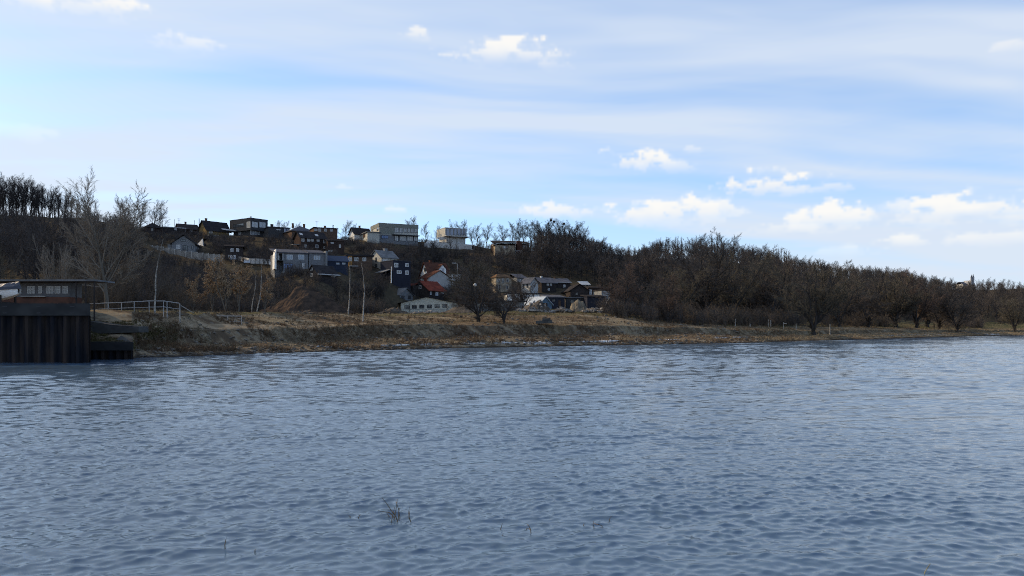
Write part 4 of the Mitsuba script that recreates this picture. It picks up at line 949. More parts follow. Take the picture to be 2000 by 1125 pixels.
tree('willow', 'willow_olive', 1750, 250, 528, 'willow with a low fork in the right row', width=74)
tree('willow', 'willow_red', 1790, 258, 530, 'reddish willow with leaning trunk in the right row', width=74)
tree('willow', 'willow_brown', 1833, 270, 548, 'willow with curved trunk beside the small dark stump', width=60)
tree('willow', 'willow_brown', 1868, 262, 554, 'low broad bushy willow at the end of the right row', width=84)
tree('lone_willow', 'willow_olive', 1981, 300, 579, 'round olive tree alone at the right edge', width=62)
tree('olive_bush', 'bush_olive', 1711, 236, 620, 'low bush under the dark broad willow at right', width=30, category='bush')

for px, top, Y, w, lab in [(522, 486, 222, 26, 'bare tree left of the white end wall of the grey-blue house'), (548, 532, 184, 30, 'bare tree below the balcony of the grey-blue house'), (592, 536, 178, 30, 'bare tree below the blue garage door'), (662, 534, 184, 28, 'bare tree below the right end of the dark steep-roofed house'),
                           (706, 516, 214, 26, 'bare tree in front of the orange boarded house'), (738, 530, 206, 28, 'bare tree below the sunlit beige gable'), (812, 534, 224, 22, 'bare tree left of the white red-roofed house'), (905, 512, 246, 34, 'dark bare tree right of the street lamp on the slope'), (948, 540, 226, 26, 'bare tree left of the worn plastered house'),
                           (848, 494, 276, 26, 'bare tree on the slope under the wide modern house'), (790, 488, 262, 24, 'bare tree behind the navy cube house'), (425, 505, 214, 26, 'bare tree below the right end of the stepped fence'), (505, 483, 240, 24, 'bare tree behind the pale concrete wall'), (896, 570, 196, 22, 'small bare tree right of the cream garage')]:
    tree('slope_tree', 'hill_tree', px, Y, top, lab, width=w)

# young oaks that kept their brown leaves
def oak(s):
    r = random.Random(s)
    st = [((0, 0, -.3), (r.uniform(-.1, .1), 0, 1), 6.4, .10), ((.1, 0, .8), (r.uniform(-.5, .5), .1, 1), 4.6, .06), ((-.1, 0, .6), (r.uniform(-.5, .2), -.1, 1), 4.2, .06)]
    trunk, crown, (P, R) = grow(s, st, [dict(seg=6, sides=5, wob=.08, up=.06, end=.2), dict(n=10, t=(.22, .99), ang=44, len=.34, seg=3, up=.1, rad=.45, rmin=.015), dict(n=5, t=(.3, 1), ang=38, len=.5, seg=2, up=.05, rmin=.010)])
    rng = np.random.default_rng(s)
    tips = np.repeat(P.reshape(-1, 3), 5, 0)
    tips = tips[rng.random(len(tips)) < .8] + 0
    n = len(tips)
    c = tips + rng.normal(size=(n, 3)) * .10
    a = rng.normal(size=(n, 3))
    a /= np.linalg.norm(a, axis=1, keepdims=True)
    b = np.cross(a, rng.normal(size=(n, 3)))
    b /= np.linalg.norm(b, axis=1, keepdims=True)
    l, w = rng.uniform(.08, .15, (n, 1)), rng.uniform(.04, .07, (n, 1))
    V = np.stack([c - a * l, c + b * w, c + a * l, c - b * w], 1).reshape(-1, 3)
    Fq = (np.array([[0, 1, 2], [0, 2, 3]])[None] + (np.arange(n) * 4)[:, None, None]).reshape(-1, 3)
    return trunk, crown, (V, Fq)
M('leaf_brown', (.27, .195, .125))
for s in (101, 102, 103):
    tk, cr, lf = oak(s)
    top = max(tk[0][:, 2].max(), np.percentile(lf[0][:, 2], 99.7))
    scene[f'group_oak_{s}'] = {'type': 'shapegroup', 'trunk': mikit.ply(tk, 'bark_grey', True), 'crown': mikit.ply(cr, 'twig_umber'), 'leaves': mikit.ply(lf, 'leaf_brown')}
    KIND.setdefault('oak', []).append((f'group_oak_{s}', top, np.percentile(np.abs(lf[0][:, :2]), 97)))
for px, Y, top, w, lab in [(378, 100, 536, 30, 'small leftmost young oak with brown leaves'), (413, 104, 496, 46, 'young oak with pale brown leaves, second from the left'), (441, 102, 506, 40, 'young oak with brown leaves in the middle of the clump'), (466, 106, 508, 46, 'young oak with brown leaves left of the forked birch'), (390, 108, 558, 40, 'low oak bush with brown leaves between the two left oaks'), (516, 108, 536, 30, 'young oak with brown leaves right of the forked birch')]:
    tree('young_oak', 'oak', px, Y, top, lab, width=w)

_sk = sorted([(-300, 405), (0, 405), (160, 412), (235, 418), (330, 432), (440, 455), (700, 460), (930, 468), (1030, 470), (1056, 452), (1140, 458)] + [(a, b + 7) for a, b, c in sky_pts + far_pts] + [(2400, 560)])
SKYLINE = ([a for a, b in _sk], [b for a, b in _sk])
# what nobody could count: wood and scrub that cover the slopes
def scatter(name, kinds, label, n, where, seed, hmin, hmax, cat=None):
    r = random.Random(seed)
    labels[name] = {'label': label, 'kind': 'stuff', 'category': cat or 'scrub'}
    i = tries = 0
    while i < n and tries < n * 30:
        tries += 1
        q = where(r)
        if q is None:
            continue
        h = r.uniform(hmin, hmax) * q[2]
        px = 1000 + q[0] / q[1] * F
        cap = EYE + (HZ - np.interp(px, *SKYLINE)) / F * q[1] - float(ground(q[0], q[1]))      # no higher than the photographed skyline
        if cap < hmin * .5:
            continue
        h = min(h, cap)
        i += 1
        plant(f'{name}__{i:03d}', r.choice(kinds), q[0], q[1], h)
VIEWS = [(752, 900, 108, 216), (900, 1190, 135, 202), (280, 440, 214, 241), (455, 535, 206, 230), (1020, 1120, 200, 232), (-200, 215, 50, 92)]      # open yards: column range, distance range
def clear_of_houses(X, Y, m=2.0):
    px = 1000 + X / Y * F
    for a, b, y0, y1 in VIEWS:
        if a < px < b and y0 < Y < y1:
            return False
    for hx, hy, c, s, w, d in HOUSES:
        x, y = (X - hx) * c + (Y - hy) * s, -(X - hx) * s + (Y - hy) * c
        if -m - 1 < x < w + m and -m - 5 < y < d + m:
            return False
    return True
def between(k0, k1, p0, p1, dens=None):
    def f(r):
        px = r.uniform(p0, p1)
        u = (px - 1000) / F
        ky = _knots(np.array(u))[0]
        a, b = (ky[int(k0)] * (1 - k0 % 1) + ky[int(k0) + 1] * (k0 % 1)), (ky[int(k1)] * (1 - k1 % 1) + ky[int(k1) + 1] * (k1 % 1))
        Y = math.sqrt(r.uniform(a * a, b * b))
        X = u * Y
        return (X, Y, 1.0) if clear_of_houses(X, Y) else None
    return f
HOUSES = [(hh.c[0], hh.Y, math.cos(hh.a), math.sin(hh.a), hh.W, hh.D) for hh in House.all]
scatter('left_wood', ['wood'], 'dark bare wood covering the slope at left', 170, between(6.2, 9, -120, 255), 1, 9, 13, 'wood')
scatter('hillside_scrub', ['scrub_dark'], 'dark leafless scrub covering the slope around the houses', 620, between(6.3, 9.05, 240, 1080), 2, 2.0, 4.2)
scatter('terrace_scrub', ['scrub_brown', 'scrub_dark'], 'brown leafless scrub on the flat ground at the foot of the slope', 260, between(5.45, 6.6, 180, 1130), 3, 2.0, 4.4)
scatter('middle_wood', ['wood'], 'dark bare wood covering the slope right of the houses', 420, between(6.6, 9, 1030, 1480), 4, 8, 13, 'wood')
scatter('right_wood', ['wood'], 'dark bare wood covering the long hill at right', 640, between(6.1, 9, 1450, 1900), 5, 9, 15, 'wood')
scatter('far_wood', ['wood'], 'wood on the distant slope at the right edge', 220, between(6.0, 9, 1885, 2090), 9, 9, 15, 'wood')
scatter('willow_underbrush', ['scrub_brown', 'scrub_dark'], 'brown brushwood under the willows', 230, between(4.7, 6.3, 1185, 1500), 7, 2.2, 5.0)
scatter('meadow_brush', ['scrub_brown', 'scrub_dark'], 'scattered brush behind the right willow row', 130, between(5.6, 6.4, 1480, 2000), 8, 2.5, 5.5)
scatter('willow_brushwood', ['scrub_brown', 'scrub_dark'], 'low brushwood between the willow trunks at right', 150, lambda r: between(5.0, 5.75, *r.choice(((1470, 1570), (1610, 1725), (1655, 1735), (1835, 1915))))(r), 10, 2.0, 5.5)
scatter('slope_thicket', ['wood'], 'dark thicket between the houses and the hilltop', 70, between(7.4, 8.8, 800, 1050), 6, 4, 7, 'thicket')

# ---------------------------------------------------------------- quay on the left
mottled('steel_rust', (.015, .016, .021), (.038, .030, .027), 3.0, .10)
mottled('concrete_dark', (.085, .085, .08), (.055, .055, .055), 1.2)
mottled('concrete_darkest', (.046, .047, .048), (.030, .031, .033), 1.2)  # two very dark greys for the cap beams of the quay walls
M('hut_grey', (.115, .115, .12))
def sheet_pile(w, h, d):
    """One U-shaped steel pile, w wide, standing from z = 0 up to h, d deep, 12 mm of visible thickness at the edge."""
    q, t = w * .16, .03
    line = [(0, 0), (w * .27, 0), (w * .27 + q, d), (w - .02 - q, d), (w - .02, 0)]
    pts = line + [(x, y + t) for x, y in line[::-1]]
    from shapely.geometry import Polygon
    m = trimesh.creation.extrude_polygon(Polygon(pts), h, engine='earcut')
    return m
def quay(name, label, p0, p1, Y, top, cap, left_out=0.0, depth=.9, pw=.88, slots=False):
    key = thing(name, label, 'quay wall')
    a, b = at(p0, HZ, Y), at(p1, HZ, Y)
    zt, zc = at(0, top, Y)[2], at(0, cap, Y)[2]
    x0, x1 = a[0] - left_out, b[0]
    n = int(round((x1 - x0) / pw))
    w = (x1 - x0 - .12) / n
    m = mikit.ply(sheet_pile(w, zc + 1.2, .30), 'steel_rust')
    for i in range(n):
        scene[fresh(f'{key}__sheet_pile')] = {**m, 'to_world': T().translate([x0 + .06 + i * w, Y + .14, -1.2])}
    k = 1 + (depth + 1.2) / Y                       # the end of the wall turns away along the line of sight's bearing at the bank
    end = x1 * k
    ring = [(x0, Y + .5), (x1 - .1, Y + .5), (end - .1, Y + depth + 1.2), (x0, Y + depth + 1.2)]
    from shapely.geometry import Polygon
    fill = trimesh.creation.extrude_polygon(Polygon(ring), zc + 1.3, engine='earcut'); fill.apply_translation([0, 0, -1.31])
    part(key, 'fill', fill, 'steel_rust')
    ring = [(x0 - .1, Y - .05), (x1 + .12, Y - .05), (end + .12, Y + depth + 1.25), (x0 - .1, Y + depth + 1.25)]
    beam = trimesh.creation.extrude_polygon(Polygon(ring), zt - zc - .004, engine='earcut'); beam.apply_translation([0, 0, zc + .004])
    part(key, 'cap_beam', beam, 'concrete_darkest')
    if slots:
        for x in np.arange(x1 - 1.1, x0, -2.35):
            for zz in (.22, .74):
                scene[fresh(f'{key}__recess')] = mikit.ply(box(x - .15, x + .15, Y - .075, Y - .052, zc + zz * (zt - zc) - .03, zc + zz * (zt - zc) + .03), 'metal_dark')
quay('quay_wall', 'tall dark steel sheet-pile quay wall with concrete cap at the left edge', -40, 172.5, 54.2, 592.5, 616.5, 6, slots=True)
quay('low_quay_wall', 'low sheet-pile wall with concrete cap stepping down beside the tall quay', 176, 257, 60.2, 668, 684.5, .5, pw=.62)
a, b = at(174, 641, 66), at(275, 641, 66)
single('concrete_ledge', cat([prism([(a[0], a[2] - .5), (b[0], a[2] - .35), (b[0], a[2] + .15), (a[0] + 2.2, a[2] + .28), (a[0], a[2] + .62)], 65.6, 67.4)]), 'concrete_dark', 'dark tapering concrete ledge above the low quay wall', 'concrete ledge')
a, b = at(221, 666, 62.6), at(257, 666, 62.6)
single('sloped_slab', slab([(a[0], 62.6, a[2] - .1), (b[0], 62.6, a[2] - .25), (b[0] - .5, 63.8, a[2] + .25), (a[0], 63.8, a[2] + .4)], .2), 'concrete_dark', 'dark tilted concrete slab on top of the low quay wall', 'concrete slab')

# low building and covered boat on the quay
mottled('wall_rust', (.115, .060, .045), (.075, .045, .038), 1.5)
h = House('quay_building', 'low grey building with a long flat eave and a window strip on the quay', -60, 134, 597, 71, 0, depth=2.2, category='building')
h.walls(h.z(580), 'wall_rust', name='lower_wall', label='rust red lower wall'); h.walls(h.z(551.5), 'hut_grey', z0=h.z(580) + .003, y0=.15, name='upper_wall')
h.part('roof', box(-1, h.along(196), -1.0, 2.6, h.z(550), h.z(547)), 'roof_grey'); h.part('eave_beam', box(-1, h.along(195.5), -.95, -.8, h.z(552), h.z(550.1)), 'dark_boards')
for l, rr in ((20, 40), (52, 66), (73, 80.5), (89, 103), (105.5, 116.5), (121, 131)): h.opening('front', l, rr, 558.5, 573, 'trim_pale', 'pane', 0 if rr - l < 9 else 1, 1, at_y=.15, bw=.05)
h.part('sill', box(h.along(43), h.along(91), -.22, -.003, h.z(580.2), h.z(578)), 'concrete')
for q in (158, 176, 193): h.part('roof_post', box(h.along(q), h.along(q) + .1, -.9, -.8, -1.5, h.z(552.2)), 'dark_boards')
key = thing('covered_boat', 'pale grey boat under a dark blue cover standing ashore on the quay', 'boat')
c = at(8, 592, 60)
def hull(n=15, L=3.3):
    V, Fc = [], []
    for i in range(n):
        t = i / (n - 1)
        w, dp, sh = 1.0 * math.sin(math.pi * min(1, (1 - t) * 1.15 + .02) / 2) ** .7 * (1 - .15 * (1 - t)), .95 + .12 * t, .25 * t * t
        ring = [(-w, .95 + sh), (-w * .92, .5 + sh * .6), (-w * .6, .12 + t ** 3 * .5), (0, .0 + t ** 3 * .75), (w * .6, .12 + t ** 3 * .5), (w * .92, .5 + sh * .6), (w, .95 + sh)]
        V += [(-L / 2 + L * t + .35 * t * t, y, z) for y, z in ring]
    for i in range(n - 1):
        for j in range(6):
            p = i * 7 + j
            Fc += [[p, p + 7, p + 8], [p, p + 8, p + 1]]
    for i in range(5):
        Fc.append([0, i + 1, i + 2])
    return V, Fc
V, Fc = hull()
rot = T().translate([c[0] - 1.2, 61, c[2] + .1]).rotate([0, 0, 1], -12)
part(key, 'hull', trimesh.Trimesh(V, Fc, process=False), 'plaster_white', 40); scene[f'{key}__hull']['to_world'] = rot
cv = []
for i in range(15):
    t = i / 14
    w = V[i * 7 + 6][1] + .07
    top = .95 + .25 * t * t
    cv += [(V[i * 7][0] + (.06 if i == 14 else -.06 if i == 0 else 0), y, z) for y, z in ((-w, top - .16), (-w * .98, top + .06), (-w * .5, top + .26 + .1 * math.sin(i * 1.3)), (0, top + .42), (w * .5, top + .26 + .1 * math.sin(i * 1.7)), (w * .98, top + .06), (w, top - .16))]
cf = []
for i in range(14):
    for j in range(6):
        p = i * 7 + j
        cf += [[p, p + 7, p + 8], [p, p + 8, p + 1]]
cf += [[0, j + 1, j + 2] for j in range(5)] + [[98, 98 + j + 2, 98 + j + 1] for j in range(5)]
M('cover_blue', (.028, .036, .060), .5)
part(key, 'cover', trimesh.Trimesh(cv, cf, process=False), 'cover_blue', label='dark blue cover'); scene[f'{key}__cover']['to_world'] = rot
for x in (-1, 1.0):
    part(key, 'cradle', cat([box(x - .08, x + .08, -.8, .8, -.35, .0), box(x - .06, x + .06, -.75, -.63, .002, .55), box(x - .06, x + .06, .63, .75, .002, .55)]), 'dark_boards')
for k in [k for k in scene if k.startswith(key + '__cradle')]: scene[k]['to_world'] = rot

# railings
M('galvanised', (.34, .345, .35), .5, metallic=.4)
def railing(name, label, top, low, posts, Y, foot):
    """top, low: [(column, row)] of the rails; posts: columns."""
    key = thing(name, label, 'railing')
    yy = lambda px: Y[0] + (Y[1] - Y[0]) * (px - top[0][0]) / (top[-1][0] - top[0][0])
    for nm, line, r in (('top_rail', top, .038), ('mid_rail', low, .028)):
        part(key, nm, tube([at(px, py, yy(px)) for px, py in line], r, 7), 'galvanised', 40)
    tx, ty = zip(*top)
    for px in posts:
        p = at(px, np.interp(px, tx, ty), yy(px))
        z0 = float(ground(p[0], p[1])) - .15
        part(key, 'post', tube([(p[0], p[1] + .03, z0), (p[0], p[1] + .03, p[2] - .03)], .036, 7), 'galvanised', 40)
railing('railing', 'pale metal railing running from the quay past the leaning birch', [(156, 594), (207, 592), (254, 590), (289, 588), (320, 588), (351, 592.5)], [(156, 606), (207, 603), (264, 601), (289, 600), (320, 599.5), (351, 604)], [160, 184, 211, 237, 262, 291, 319, 326, 351], (75, 77), 0)
railing('lower_railing', 'low pale metal railing beside the path, right of the long railing', [(379, 611.6), (411, 617), (442, 617.3), (472, 617.6)], [(379, 622.5), (411, 627.5), (442, 628.3), (472, 629)], [380, 410, 444.6, 471.5], (85.5, 86.5), 0)
single('guy_rail', tube([at(354, 597.5, 77.2), at(380, 612.5, 84.8)], .035, 6), 'galvanised', 'slanting pale rail between the two metal railings', 'handrail')

# sandy path along the terrace edge
def path_mesh():
    us = np.linspace((268 - 1000) / F, (716 - 1000) / F, 200)
    ky = _knots(us)[0][:, 4]
    rows = []
    for d in (-.15, .4, 1.0, 1.6, 2.1):
        Yp = ky + d
        rows.append(np.stack([us * Yp, Yp, ground(us * Yp, Yp) + .035], -1))
    V = np.stack(rows, 1)
    b = len(rows)
    i, j = np.meshgrid(np.arange(199), np.arange(b - 1), indexing='ij')
    q = np.stack([i * b + j, (i + 1) * b + j, (i + 1) * b + j + 1, i * b + j + 1], -1).reshape(-1, 4)
    return V.reshape(-1, 3), q
mottled('path_sand', (.30, .24, .165), (.20, .155, .105), 1.1)
struct('path', path_mesh(), 'path_sand', 'sandy footpath along the edge of the terrace', True)

# ---------------------------------------------------------------- on the slope: fence, walls, cars, poles
key = thing('stepped_fence', 'pale concrete panel fence stepping down past the grey gable house', 'fence')
pts = [(286, 479.5), (297, 480.5), (308, 481.5), (319, 484), (330, 486), (341, 488), (352, 490), (363, 491.5), (374, 492.5), (385, 494), (396, 495.5), (407, 496.5), (418, 497.5), (428, 498.5), (436, 499.5)]
for i in range(len(pts) - 1):
    Ya, Yb = 242 - i * .9, 242 - (i + 1) * .9
    Ya, Yb = Ya - 4, Yb - 4
    p, q = at(pts[i][0], pts[i][1], Ya), at(pts[i + 1][0], pts[i][1] + .4, Yb)
    d = np.array([q[0] - p[0], Yb - Ya])
    L = np.hypot(*d)
    m = T().translate([p[0], Ya, p[2]]).rotate([0, 0, 1], math.degrees(math.atan2(d[1], d[0])))
    k = part(key, 'panel', box(.1, L - .1, 0, .10, -2.3 if 3 < i < 10 else -1.9, 0), 'concrete'); scene[k]['to_world'] = m
    k = part(key, 'post', box(-.11, .09, -.05, .15, -2.6, .28), 'concrete_pale'); scene[k]['to_world'] = m
key = thing('retaining_wall', 'pale concrete retaining wall right of the parked cars on the slope', 'wall')
p, q, r_ = at(465, 501, 238), at(486, 504.5, 229), at(527, 506, 229)
for nm, a, b, hgt in (('side_section', p, q, 1.3), ('long_section', q, r_, 1.55)):
    d = b - a
    L = float(np.hypot(d[0], d[1]))
    k = part(key, nm, prism([(0, -hgt), (L, -hgt + d[2]), (L, d[2]), (0, 0)], 0, .3), 'concrete_pale')
    scene[k]['to_world'] = T().translate(a.tolist()).rotate([0, 0, 1], math.degrees(math.atan2(d[1], d[0])))
for i in range(5):
    t = (i + .5) / 5
    c = q * (1 - t) + r_ * t
    scene[fresh(f'{key}__joint')] = mikit.ply(box(c[0] - .06, c[0] + .06, 228.93, 228.995, c[2] - 1.5, c[2] - .02), 'concrete_dark')
c = at(532, 514, 222)
single('white_container', cat([box(c[0] - .6, c[0] + .55, 221, 223, c[2] - .5, c[2] + .25), box(c[0] - .65, c[0] + .6, 220.95, 223.05, c[2] + .252, c[2] + .33)]), 'plaster_white', 'small white box beside the end wall of the grey-blue house', 'container')

def car(name, label, px, base, Y, yaw, paint, L=4.2):
    key = thing(name, label, 'car')
    c = at(px, base, Y)
    m = T().translate(c.tolist()).rotate([0, 0, 1], yaw)
    body = [(-L / 2, .35), (L / 2, .35), (L / 2, .72), (L / 2 - .15, .84), (L * .24, .92), (-L / 2 + .1, .95), (-L / 2, .8)]
    cab = [(L * .25, .915), (L * .08, 1.40), (-L * .30, 1.44), (-L * .45, .93)]
    part(key, 'body', cat([prism(body, -.85, .85), prism(cab[::-1][::-1], -.72, .72)]), paint)
    part(key, 'windscreen', slab([(L * .243, -.62, .97), (L * .243, .62, .97), (L * .10, .58, 1.36), (L * .10, -.58, 1.36)], -.03), 'pane')
    for s in (-1, 1):
        part(key, 'side_window', trimesh.Trimesh(prism([(L * .19, .97), (L * .07, 1.34), (-L * .28, 1.36), (-L * .38, .99)], s * .725 - .015, s * .725 + .015).vertices, prism([(0, 0), (1, 0), (1, 1), (0, 1)], 0, 1).faces, process=False), 'pane')
        for x in (-L * .31, L * .31):
            w = trimesh.creation.cylinder(radius=.32, height=.2, sections=14)
            w.apply_transform(trimesh.transformations.rotation_matrix(math.pi / 2, [1, 0, 0]))
            w.apply_translation([x, s * .80, .32])
            part(key, 'wheel', w, 'metal_dark', 40)
        part(key, 'headlight', box(L / 2 - .03, L / 2 + .02, s * .62 - .15, s * .62 + .15, .62, .76), 'pane_curtain')
    for k in [k for k in scene if k.startswith(key + '__')]:
        scene[k]['to_world'] = m
M('paint_white', (.62, .63, .65), .25, clearcoat=.6)
M('paint_silver', (.36, .40, .46), .25, clearcoat=.6)
car('parked_car', 'white car parked in front of the garage doors of the two-window house', 454, 510, 233, -65, 'paint_white')
car('parked_car', 'silver blue car parked against the pale retaining wall', 482.5, 517, 225, -72, 'paint_silver')

def pole(name, label, category, px, top, Y, r, mat, base=None, lean=0.0, extra=None):
    X = (px - 1000) / F * Y
    z1 = at(px, top, Y)[2]
    z0 = float(ground(X, Y)) - .3 if base is None else at(px, base, Y)[2]
    key = thing(name, label, category)
    part(key, 'shaft', tube([(X - lean, Y, z0), (X, Y, z1)], [r, r * .75], 8), mat, 40)
    for nm, mesh, mt in (extra(X, Y, z1) if extra else []):
        part(key, nm, mesh, mt)
    return key
pole('mast', 'thin dark mast on the hilltop left of the small cottage', 'mast', 341, 428, 284, .10, 'metal_dark')
pole('antenna', 'roof-top antenna with crossbars near the small hilltop cottage', 'antenna', 349.5, 426, 291, .05, 'metal_dark', 447, extra=lambda X, Y, z: [('crossbar', box(X - .7, X + .7, Y - .03, Y + .03, z - .35, z - .28), 'metal_dark'), ('crossbar', box(X - .5, X + .5, Y - .03, Y + .03, z - .8, z - .73), 'metal_dark')])
pole('mast', 'short dark mast above the small hilltop cottage', 'mast', 380, 430, 296, .12, 'metal_dark')
pole('mast', 'taller dark mast just left of the ochre gable', 'mast', 389, 427, 294, .16, 'metal_dark')
pole('antenna', 'thin antenna above the long grey hipped roof', 'antenna', 619, 432, 284, .05, 'metal_dark', 452, extra=lambda X, Y, z: [('crossbar', box(X - .6, X + .6, Y - .03, Y + .03, z - .3, z - .23), 'metal_dark')])
pole('utility_pole', 'white pole in front of the navy cube house', 'pole', 764.5, 521, 217, .16, 'plaster_white', 553)
pole('flag_pole', 'tall thin pole left of the porch house chimney', 'pole', 1007, 462, 287, .06, 'metal_grey')
def lamp(X, Y, z):
    return [('arm', box(X - .9, X + .06, Y - .04, Y + .04, z - .06, z + .02), 'metal_grey'), ('lamp_head', box(X - 1.5, X - .5, Y - .18, Y + .18, z + .022, z + .2), 'trim_pale')]
pole('street_lamp', 'street lamp with pale head right of the white red-roofed house', 'street lamp', 893, 514.5, 236, .09, 'metal_grey', extra=lamp)
def globe(X, Y, z):
    g = trimesh.creation.icosphere(subdivisions=2, radius=.32)
    g.apply_translation([X, Y, z + .25])
    return [('globe', g, 'plaster_white')]
pole('globe_lamp', 'lamp post with white globe above the forked bank tree', 'street lamp', 928, 559, 150, .05, 'metal_dark', extra=globe)
pole('leaning_pole', 'pale leaning pole beside the excavator', 'pole', 1190, 581, 182, .09, 'trim_pale', 604, lean=1.35)
for px, top, Y, lab in [(1413, 619, 176, 'short pale post under the twin-trunked willow'), (1436, 623, 168, 'pale concrete post, leftmost of the row in front of the willows'), (1465, 632, 168, 'very short pale post between the leftmost post and the close pair'), (1500.5, 624, 178, 'left one of the close pair of tall white posts'), (1505.5, 625, 177, 'right one of the close pair of tall white posts'),
                        (1530.5, 629, 178, 'white post with a small side arm right of the close pair'), (1555, 632, 176, 'white post left of the forward willow by the water'), (1621, 633, 182, 'thin pale post right of the forward willow by the water')]:
    pole('white_post', lab, 'post', px, top, Y, .075, 'concrete_pale', extra=(lambda X, Y, z: [('arm', box(X, X + .7, Y - .05, Y + .05, z - .35, z - .25), 'plaster_white')]) if px == 1530.5 else None)
pole('dark_stump', 'small dark stump between the leaning willows at right', 'stump', 1824, 631, 268, .22, 'bark_dark')
for px, py, lab in [(1076, 430, 'dark bird nest in the dense grove, upper left one'), (1082, 433, 'dark bird nest in the dense grove, middle one'), (1101, 437, 'dark bird nest in the dense grove, right one')]:
    m = blob(.55, int(px), (1, 1, .8), .3, 2)
    m.apply_translation(at(px, py, 301))
    single('bird_nest', m, 'twig_dark', lab, 'nest')

# far right: church, white pavilion
key = thing('church', 'small distant church with a double spire on the skyline at far right', 'church')
c = at(1899, 549, 735)
g = float(ground(c[0], 735))
M('church_stone', (.30, .30, .31))
for s, nm in ((-1, 'spire'), (1, 'spire')):
    x = c[0] + s * .85
    sp = trimesh.creation.cone(radius=.8, height=3.2, sections=8); sp.apply_translation([x, 735, c[2] + 3.6 + s * .3])
    part(key, 'tower', box(x - .7, x + .7, 734.3, 735.7, g - 1, c[2] + 3.6 + s * .3), 'church_stone')
    part(key, 'spire', sp, 'roof_slate')
part(key, 'nave', cat([box(c[0] - 3, c[0] + 3, 736, 748, g - 1, c[2] - 2), prism([(c[0] - 3, c[2] - 2), (c[0] + 3, c[2] - 2), (c[0], c[2] + 1)], 736, 748)]), 'church_stone')
h = House('white_pavilion', 'long white building glimpsed between the willow trunks at right', 1797, 1829, 621, 395, 5, depth=6, category='building')
h.walls(h.z(612.5), 'plaster_white'); h.shed(h.z(612.5), h.z(609, 0, 6), 'roof_dark')
for l in (1801, 1808, 1815, 1821): h.opening('front', l, l + 3, 613.8, 617, 'frame_dark', 'pane', 0)
h = House('far_house', 'small pale house half hidden in the distant trees right of the church', 1881, 1889, 560, 640, 15, depth=8)
h.walls(h.z(555), 'plaster_pale'); h.gable(h.z(555), h.z(551, 0, 4), 'roof_slate'); h.opening('front', 1883, 1886, 556, 558.5, 'frame_dark')

# ---------------------------------------------------------------- mounds, rubble, excavator
def mound(name, label, category, outline, Y, depth, mat, seed, rough=.35, shift=0):
    """A heap whose ridge follows the outline [(column, row)], settling to its foot over depth metres before and behind."""
    px = np.array([o[0] for o in outline], float)
    py = np.array([o[1] for o in outline], float)
    cs = np.linspace(px[0], px[-1], 70)
    X = (cs - 1000) / F * Y
    zr = EYE + (HZ - np.interp(cs, px, py)) / F * Y
    t = np.linspace(-1, 1, 41)
    XX = X[:, None] + 0 * t[None]
    YY = Y + shift * (1 - np.abs(t))[None] + depth * t[None] + 0 * XX
    g = ground(XX, YY) - .35
    p = np.stack([XX, YY, XX * 0], -1)
    n = meshkit.fbm(p / 1.6, 5, seed=seed) - .5 + .5 * (np.abs(meshkit.fbm(p / [.9, 3., 1], 3, seed=seed + 50) - .5) - .12)
    prof = np.clip(1 - np.abs(t), 0, 1)[None] ** 1.05
    ZZ = g + np.maximum(zr[:, None] - g, 0) * prof + n * rough * 2 * np.minimum(1, 3 * prof)
    a, b = XX.shape
    i, j = np.meshgrid(np.arange(a - 1), np.arange(b - 1), indexing='ij')
    q = np.stack([i * b + j, (i + 1) * b + j, (i + 1) * b + j + 1, i * b + j + 1], -1).reshape(-1, 4)
    return single(name, (np.stack([XX, YY, ZZ], -1).reshape(-1, 3), q), mat, label, category, smooth=False)
mottled('soil_brown', (.072, .052, .040), (.040, .032, .027), 1.6)
mottled('soil_grey', (.12, .10, .08), (.07, .06, .05), 1.6)
mottled('sand_beige', (.20, .17, .125), (.11, .095, .075), 1.4)
mottled('rubble', (.26, .25, .235), (.15, .14, .13), 2.0)
mound('earth_mound', 'big brown earth mound in front of the grey-blue house', 'earth mound', [(500, 613), (520, 606), (545, 590), (565, 573), (580, 563), (592, 560), (604, 562), (625, 572), (650, 588), (675, 603), (692, 613)], 122, 6.5, 'soil_brown', 5, .7)
mound('earth_heap', 'brown earth heap covering the right foot of the cream garage', 'earth heap', [(845, 616), (862, 610), (880, 604), (897, 598), (908, 597), (922, 603), (940, 614)], 150, 4, 'soil_grey', 6, .22)
mound('sand_heap', 'beige sand heap in front of the dark flat shed', 'sand heap', [(1108, 611), (1113, 602), (1117, 592), (1124, 588), (1129, 585), (1134, 589), (1139, 588), (1144, 598), (1152, 610)], 172, 3.0, 'sand_beige', 7, .45)

